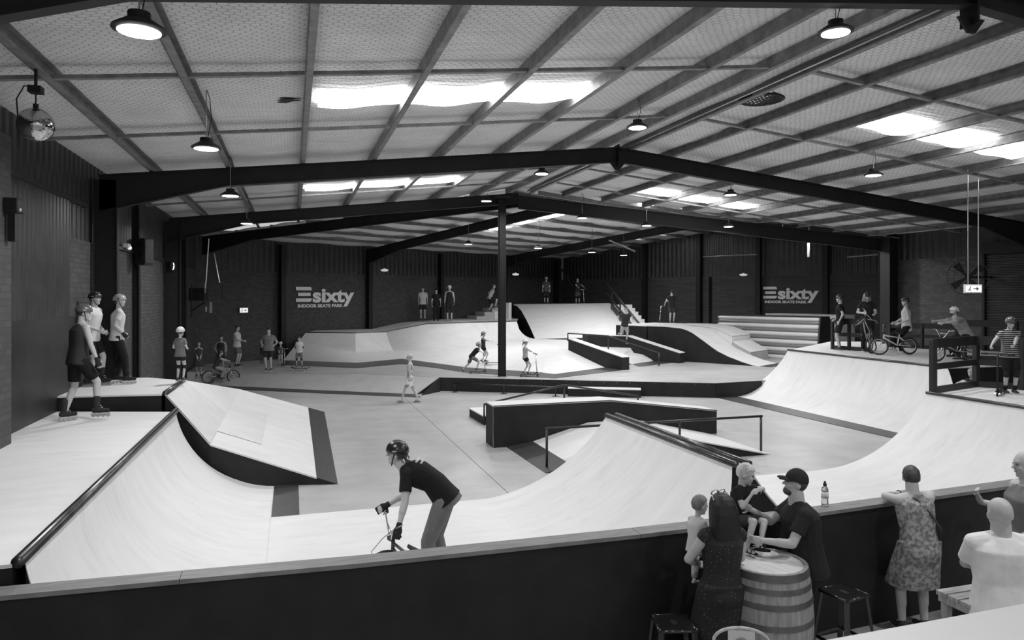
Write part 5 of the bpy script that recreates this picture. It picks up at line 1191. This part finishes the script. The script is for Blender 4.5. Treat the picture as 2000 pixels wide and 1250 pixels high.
# riders on scooters
def g_scooter(key,label,face,k,lean=0,**kw):
    p=HITS[key].copy();return scooter(label,p,facing(face),k=k,lean=lean,**kw),p
def bar_of(p,face,k,side,x=.26,z=.86): 
    a=facing(face);f=V((math.cos(a),math.sin(a),0));l=V((-f.y,f.x,0));return p+(f*x+l*side*.22)*k+V((0,0,z*k))
for key,sk,yt,fc,hg_,lab,slab,kw in(
 ('p13','s13',676,85,.3,'child in black t-shirt and pale helmet pushing a scooter with one leg stretched back','low kick scooter pushed by the child in a black t-shirt',dict(tg=.02,bg=.15,lean=45,pel=(0,-.12,-.12),bent=1.36,RF=(.1,.12,.16),LF=(-.1,-.62,.12),hp=-25)),
 ('p14','s14',648,80,.3,'child in dark singlet and grey helmet standing on a scooter left of the column','tall kick scooter left of the centre column under the standing child',dict(tg=.04,top='tank',bg=.02,bot='short_shorts',hair='pony',RF=(.05,.12,.15),LF=(-.05,-.1,.15))),
 ('p15','s15',663,78,.62,'girl in pale singlet and white helmet on a scooter right of the column','kick scooter under the girl in a white helmet',dict(tg=.35,top='tank',bg=.02,bot='short_shorts',hair='pony',hg=.12,RF=(.05,.12,.15),LF=(-.05,-.1,.15)))):
    p=HITS[sk].copy();D=Dof(p);k={'p13':.92,'p14':.98,'p15':1.0}[key]
    scooter(slab,p,facing(fc),k=k,bm=CHROME)
    who(key,yt,fc,lab,hat='helmet',hatg=hg_,RHW=bar_of(p,fc,k,-1)-V((0,0,.0)),LHW=bar_of(p,fc,k,1),curl=.8,**kw)
scooter('kick scooter beside the small child in a white helmet',HITS['s10'],facing(150),k=.9)
skateboard('skateboard under the child in a white t-shirt',HITS['sb'],facing(100))
# three on the back deck
who('p16',561,178,'person in white print t-shirt, leftmost of the three standing on the back deck',tg=.6,bg=.03,shoe='skate',dz=.08,socks=(.6,.5))
who('p17',562,170,'person all in black with a cap, middle one of three standing on the back deck',tg=.015,bg=.015,bot='pants',hat='cap',hatg=.02,build=.9)
who('p18',557,178,'person in black singlet and white helmet, rightmost of three on the back deck',tg=.02,top='tank',hat='helmet',hatg=.65,bg=.02,knee=True,shoe='skate',dz=.08,sg=.3)
p=PDY(958,609,42.0);person('person in grey t-shirt bending forward on the pale steps left of the column',p,75,1.75,vox=.03,tg=.35,bg=.02,lean=25,pel=(0,-.05,-.1),RF=(.1,.25,.3),LF=(-.1,-.1,.08),RH=(.1,-.1,.9),LH=(-.15,.0,.9),hg=.15)
ZP=TL[0].z
HITS['p20']=PD(1067,44.9,ZP);HITS['p21']=PD(1128,44.7,ZP);HITS['s21']=PD(1134,44.4,ZP)
who('p20',539,0,'person with helmet and knee pads seen from behind on top of the tall roll-in',tg=.08,hat='helmet',hatg=.35,bg=.03,knee=True,build=1.05)
p=HITS['s21'];scooter('kick scooter held by the person on top of the tall roll-in',p,facing(150),k=1.05)
who('p21',541,175,'person in black t-shirt holding a scooter on top of the tall roll-in',tg=.02,bg=.06,knee=True,RHW=bar_of(p,150,1.05,-1),LHW=bar_of(p,150,1.05,1))
who('p22',601,170,'running woman in dark top and pale shorts with one knee lifted on the upper funbox',tg=.035,bg=.3,female=True,hair='pony',hg=.2,LF=(-.09,0,.08),RF=(.12,-.32,.50),rkn=(.2,1,0),RH=(.36,.1,1.15),LH=(-.40,.08,1.2),relb=(1,-1,0),lelb=(-1,-1,0),lean=8,tilt=-4)
p=HITS['s23'];scooter('kick scooter held by the person on the humped ramp',p,facing(-110),k=1.05)
who('p23',566,172,'person in dark t-shirt and shorts with cap holding a scooter on the humped ramp',tg=.03,bg=.05,hat='cap',hatg=.05,RHW=bar_of(p,-110,1.05,1)+V((0,0,-.05)),LHW=bar_of(p,-110,1.05,-1),hp=20,build=1.1)
# riders on the long deck
def on(px,py): return P(px,py,ZA)
p=on(1641,684);person('person in black shirt and black helmet behind the fence on the long deck',p,-60,1.93,vox=.022,tg=.015,bg=.02,hat='helmet',hatg=.02,RH=(.2,.15,1.0),LH=(-.25,.0,.95))
p=on(1693,687);q=C(.0,.12);person('person with long pale hair and dark clothes holding up a bike on the long deck',p,-165,2.05,vox=.02,tg=.02,bg=.015,bot='pants',hair='long',hg=.22,female=True,hat='cap',hatg=.04,LH=(-.15,.32,1.12),RH=(.18,.3,1.15),build=1.0,hp=15)
b=on(1690,689);mm_=M.Translation(b+V((0,0,.28))-C(0,.35)+C(0,0))@M.Rotation(facing(-100),4,'Z')@M.Rotation(R(-58),4,'Y')@M.Rotation(R(18),4,'X')@M.Translation(V((.48,0,-.255)))
bike('grey bmx bike stood up on its back wheel beside the long haired person',mm_,mat('frame_grey',.4,.35,metal=.4),steer=60,k=1.05)
b=on(1747,693);bike('white bmx bike on the long deck under the rider in a white shirt',M.Translation(b)@M.Rotation(facing(-97),4,'Z')@M.Rotation(R(3),4,'X'),WHT,steer=-35,k=1.12)
p=on(1766,691);person('rider in white shirt and black helmet sitting astride the white bike',p,-75,1.98,vox=.018,tg=.55,hem=.04,bg=.012,bot='pants',hat='helmet',hatg=.02,pel=(0,-.06,-.12),lean=2,twist=10,RF=(.20,.22,.12),LF=(-.26,.12,.075),rkn=(.5,1,0),lkn=(-.4,1,0),RH=(.2,.2,.92),LH=(-.22,.16,.92),sg=.5,hy=-20,top='tank')
b=on(1862,706);bike('bmx bike with pale rims half hidden behind the railing',M.Translation(b)@M.Rotation(facing(-95),4,'Z'),mat('frame_grey',.4),steer=10,k=1.08)
p=on(1876,704);person('bearded rider in grey t-shirt and white helmet leaning to his handlebar',p,-88,1.9,vox=.018,tg=.24,bg=.02,bot='pants',hat='helmet',hatg=.66,pel=(0,-.16,-.2),lean=36,RF=(.2,.1,.14),LF=(-.2,.16,.1),RHW=PDY(1832,628,Dof(p)-.1)+C(0,.25),LHW=PDY(1830,631,Dof(p)-.1)-C(0,.2),hg=.08,build=1.15,hp=-10,beard=.03)
p=PD(1899,18.4,0);person('person in dark clothes below the long deck, seen through the black railing',p,-120,1.66,vox=.02,tg=.02,bg=.02,RH=(.1,.38,1.42),LH=(-.1,.38,1.40),hg=.3,hp=20,sleeve=.6)
p=HITS['s29'].copy();k=1.02;scooter('black kick scooter held by the child in the striped shirt',p+V((.0,0,0)),facing(-140),k=k,bm=STEEL)
who('p29',618,-170,'child in black and white striped t-shirt with helmet and knee pads on the right deck',stripes=True,hat='helmet',hatg=.06,bg=.015,knee=True,socks=(.7,.02),RHW=bar_of(p,-140,k,-1),LHW=bar_of(p,-140,k,1)+V((0,0,-.04)),curl=.9,hp=18,vox=.012)
# child on the small bike
b=HITS['kb'];bike('small dark kids bike with pale frame parts, ridden by a child on the left',M.Translation(b)@M.Rotation(facing(70),4,'Z'),mat('frame_grey',.4),steer=8,k=.98)
kf=facing(70);fv=V((math.cos(kf),math.sin(kf),0));lv=V((-fv.y,fv.x,0));hbL=b+fv*.28+lv*.34+V((0,0,.84));hbR=b+fv*.28-lv*.34+V((0,0,.84))
person('child in dark helmet riding the small bike at the left',b-fv*.15,70,1.36,vox=.018,tg=.05,bg=.3,bot='pants',hat='helmet',hatg=.03,pel=(0,-.06,-.10),lean=22,RF=(.15,.2,.26),LF=(-.15,.05,.42),RHW=hbR,LHW=hbL,sleeve=.3,curl=.8)
# main rider bending over the bike
b=PD(799,8.44,0.014);B_=bike('bmx bike held by the bending rider, only its handlebar shows above the barrier',M.Translation(b)@M.Rotation(facing(-40),4,'Z')@M.Rotation(R(-4),4,'X'),mat('frame_dark',.05,.3),steer=72,k=.97,cable=True)
gg=sorted(grips(B_),key=lambda q:-Dof(q));print('GR',[(1000+F*(q.x*cy-q.y*sy)/Dof(q),577+F*(H-q.z)/Dof(q)) for q in gg])
p=PD(860,8.75,.014)
RD,j=person('rider in black t-shirt, grey jeans and black helmet bending over the handlebar in the foreground',p,-86,2.04,vox=.009,tg=.012,bot='pants',bg=.17,hat='helmet',hatg=.012,female=True,hair='pony',hg=.06,lean=56,curve=10,pel=(0,-.05,-.0),RHW=gg[0]+V((0,0,.05)),LHW=gg[1]+V((0,0,.05)),gloves=True,curl=1.0,RF=(.13,-.04,.08),LF=(-.13,.10,.08),build=1.0,hp=0,hem=-.04,sleeve=.66,hy=0,rkn=(.1,1,0),relb=(.2,-.4,-1),lelb=(-.3,-.4,-1),headk=1.02)
# print on the back of the black shirt
k=j['K'];F2=j['F2'];c0=j['shl']-F2@V((0,.125,.06))*k
mb=MB()
def bk_(x,z): return c0+F2@V((x,-.008-.06*x*x,z))*k
mb.tube([bk_(.07,.10),bk_(.0,.115),bk_(-.07,.10),bk_(-.085,.05),bk_(-.03,.045)],.008*k,6);mb.tube([bk_(-.08,.0),bk_(.08,.0)],.014*k,6);mb.tube([bk_(-.07,-.05),bk_(.03,-.05),bk_(.03,-.02)],.010*k,6);mb.tube([bk_(.05,-.05),bk_(.08,-.02)],.009*k,6)
mb.build('shirt_print',cloth(.6),RD,True)
MB().torus(j['lw'],.036*k,.007*k,(0,.5,1),16,6).build('wristwatch',GALV,RD,True)
# ---- spectators in the foreground
p=PD(1408,6.42,0)
WO,j=person('woman with long black hair in a dark dotted dress, seen from behind holding a toddler',p,-12,1.74,vox=.009,top='dress',pattern=dict(mat=DOTS,len=1.75,flare=.72),bot=None,hair='long',hg=.005,headk=1.1,necklen=.8,female=True,build=1.12,sleeve=.16,hy=-8,hp=4,shoe='sandal',LH=(-.12,.24,1.08),lelb=(-1,-.35,-.3),RH=(.16,.3,1.06),relb=(.7,-.6,-.5),tilt=2)
hs=j['hs'];hM=j['hM'];hc=j['hc']
mb=MB()
for sx in(-1,1): mb.torus(hc+hM@V((sx*.034,.035,.125))*hs,.03*hs,.005*hs,hM@V((0,.75,.65)),18,6)
mb.tube([hc+hM@V((x,y,z))*hs for x,y,z in((-.064,.03,.122),(-.09,-.03,.075))],.004*hs,6);mb.tube([hc+hM@V((x,y,z))*hs for x,y,z in((.064,.03,.122),(.09,-.03,.075))],.004*hs,6)
tag(mb.build('glasses_frame',CHROME,WO,True),'sunglasses pushed up on the hair')
MB().torus(j['lw'],.034,.006,(.4,.9,0),16,6).build('bracelet',GALV,WO,True)
bp=PDY(1359,1078,6.62);person('toddler with fair hair held on the arm of the black haired woman',bp-V((0,0,.40)),55,.86,vox=.008,tg=.55,pattern=dict(bmat=WFL),hair='short',hg=.16,bot='pants',headk=1.08,pel=(0,0,-.02),shoe='none',RF=(.12,.18,.30),LF=(-.14,.12,.22),lean=6,RH=(.12,.32,1.15),LH=(-.14,.28,1.05),hy=15,hp=8,lkn=(-.6,1,0),rkn=(.6,1,0))
cap=P(1450,1022,1.3);bt=V((PDY(1466,1080,6.75).x,PDY(1466,1080,6.75).y,1.1))
TD,jt=person('toddler in black t-shirt and spotted shorts sitting on the barrier with feet on the barrel',V((cap.x,cap.y+.04,1.1)),140,1.04,vox=.008,build=1.12,headk=1.14,tg=.015,bot='shorts',pattern=dict(bmat=SPOT),hair='short',hg=.5,pel=(0,0,-.52),lean=4,RFW=PDY(1459,1069,6.78),LFW=PDY(1484,1066,6.80),hy=-32,hp=16,shoe='sandal',sg=.02,RH=(.08,.26,.86),LH=(-.14,.30,.92),rkn=(.2,1,.5),lkn=(-.2,1,.5),necklen=.8)
p=PD(1572,6.93,0)
CM,j=person('man in dark cap and black t-shirt reaching for the toddler on the barrier',p,-78,1.84,vox=.009,tg=.02,bot='pants',bg=.02,hat='cap',hatg=.025,hair='short',hg=.05,build=1.26,lean=10,twist=-5,beard=.05,RHW=PDY(1468,996,7.05),LHW=PDY(1490,1056,6.72),relb=(.3,-.3,-1),lelb=(-.3,-.8,-.6),hy=-5,hp=-10,sleeve=.66,curl=.5,pel=(0,-.02,0))
MB().torus(j['lw']*.97+V((0,0,0)),.034,.005,(0,1,.1),16,6).build('wristband',RUB,CM,True)
p=PD(1788,7.55,0)
DW,j=person('woman with short dark hair in mottled sleeveless dress leaning on the barrier',p,-6,1.74,vox=.009,top='dress',pattern=dict(mat=FLOR,len=.99,flare=.42),bot=None,female=True,build=1.18,hair='short',hg=.045,lean=12,pel=(0,-.06,0),LHW=PDY(1756,964,7.95),RHW=PDY(1772,964,7.98),lelb=(-1,-.15,.0),relb=(1,-.2,.1),necklen=.8,hy=22,hp=10,curl=.7,RF=(.12,.02,.075),LF=(-.12,.04,.075),hem=.0)
MB().torus(j['lw'],.033,.005,(1,.2,0),16,6).build('wristwatch',RUB,DW,True)
q0=j['shl'];F2=j['F2'];mb=MB();mb.tube([q0+F2@V((-.10,-.02,.03)),q0+F2@V((-.05,-.115,-.0)),q0+F2@V((.06,-.15,-.14)),q0+F2@V((.16,-.135,-.30)),q0+F2@V((.19,-.06,-.40))],.011,6);mb.build('bag_strap',cloth(.07),DW,True)
p=PD(1960,5.9,0.0)
person('bald man in white t-shirt sitting on the high bench with folded arms, back turned',p,8,1.80,vox=.009,tg=.74,bot='pants',bg=.03,hair='bald',build=1.3,pel=(0,0,.05),lean=4,LH=(.02,.28,1.18),RH=(-.02,.27,1.22),lelb=(-1,.15,-.6),relb=(1,.15,-.6),hem=.02,RF=(.14,.38,.32),LF=(-.14,.38,.32),sleeve=.78,headk=1.12,necklen=.7)
p=PD(2010,7.0,0)
person('bald man in grey singlet at the right edge of the picture, looking left',p,-80,2.02,vox=.012,top='tank',tg=.16,bot='shorts',bg=.03,hair='bald',build=1.25,skin=SKIN,LH=(-.1,.2,1.0),hp=6)
p=PD(1990,7.75,0)
G_,j=person('girl with dark hair and glasses peering over the barrier between the two bald men',p,-100,1.50,vox=.011,tg=.1,bg=.05,hair='bob',hg=.04,RHW=P(1908,963,1.36),relb=(.5,-.6,-.6),twist=-10)
hs=j['hs'];hM=j['hM'];hc=j['hc'];mb=MB()
for sx in(-1,1): mb.torus(hc+hM@V((sx*.033,.098,.008))*hs,.024*hs,.004*hs,hM@V((0,1,0)),16,6)
mb.tube([hc+hM@V((-.01,.1,.01))*hs,hc+hM@V((.01,.1,.01))*hs],.004*hs,6);mb.build('glasses_frame',RUB,G_,True)
# ---------------------------------------------------------------- camera, sky, exposure
cam=bpy.data.cameras.new('camera');co=bpy.data.objects.new('camera',cam);COL.objects.link(co);sc.camera=co
cam.sensor_width=36;cam.lens=36*F/2000;cam.clip_start=.05;cam.clip_end=200
co.location=(0,0,H);co.rotation_euler=(math.pi/2,0,-YAW);cam.shift_y=-48/2000
w=bpy.data.worlds.new('daylight');sc.world=w;w.use_nodes=True;w.node_tree.nodes['Background'].inputs[0].default_value=(1,1,1,1);w.node_tree.nodes['Background'].inputs[1].default_value=.55
sc.view_settings.view_transform='Standard';sc.view_settings.look='None';sc.view_settings.gamma=1;sc.view_settings.exposure=0.0;sc.view_settings.use_curve_mapping=False
sc.cycles.use_denoising=True;sc.cycles.max_bounces=8;sc.cycles.diffuse_bounces=5;sc.cycles.sample_clamp_indirect=6
try: sc.cycles.denoiser='OPENIMAGEDENOISE'
except Exception: pass
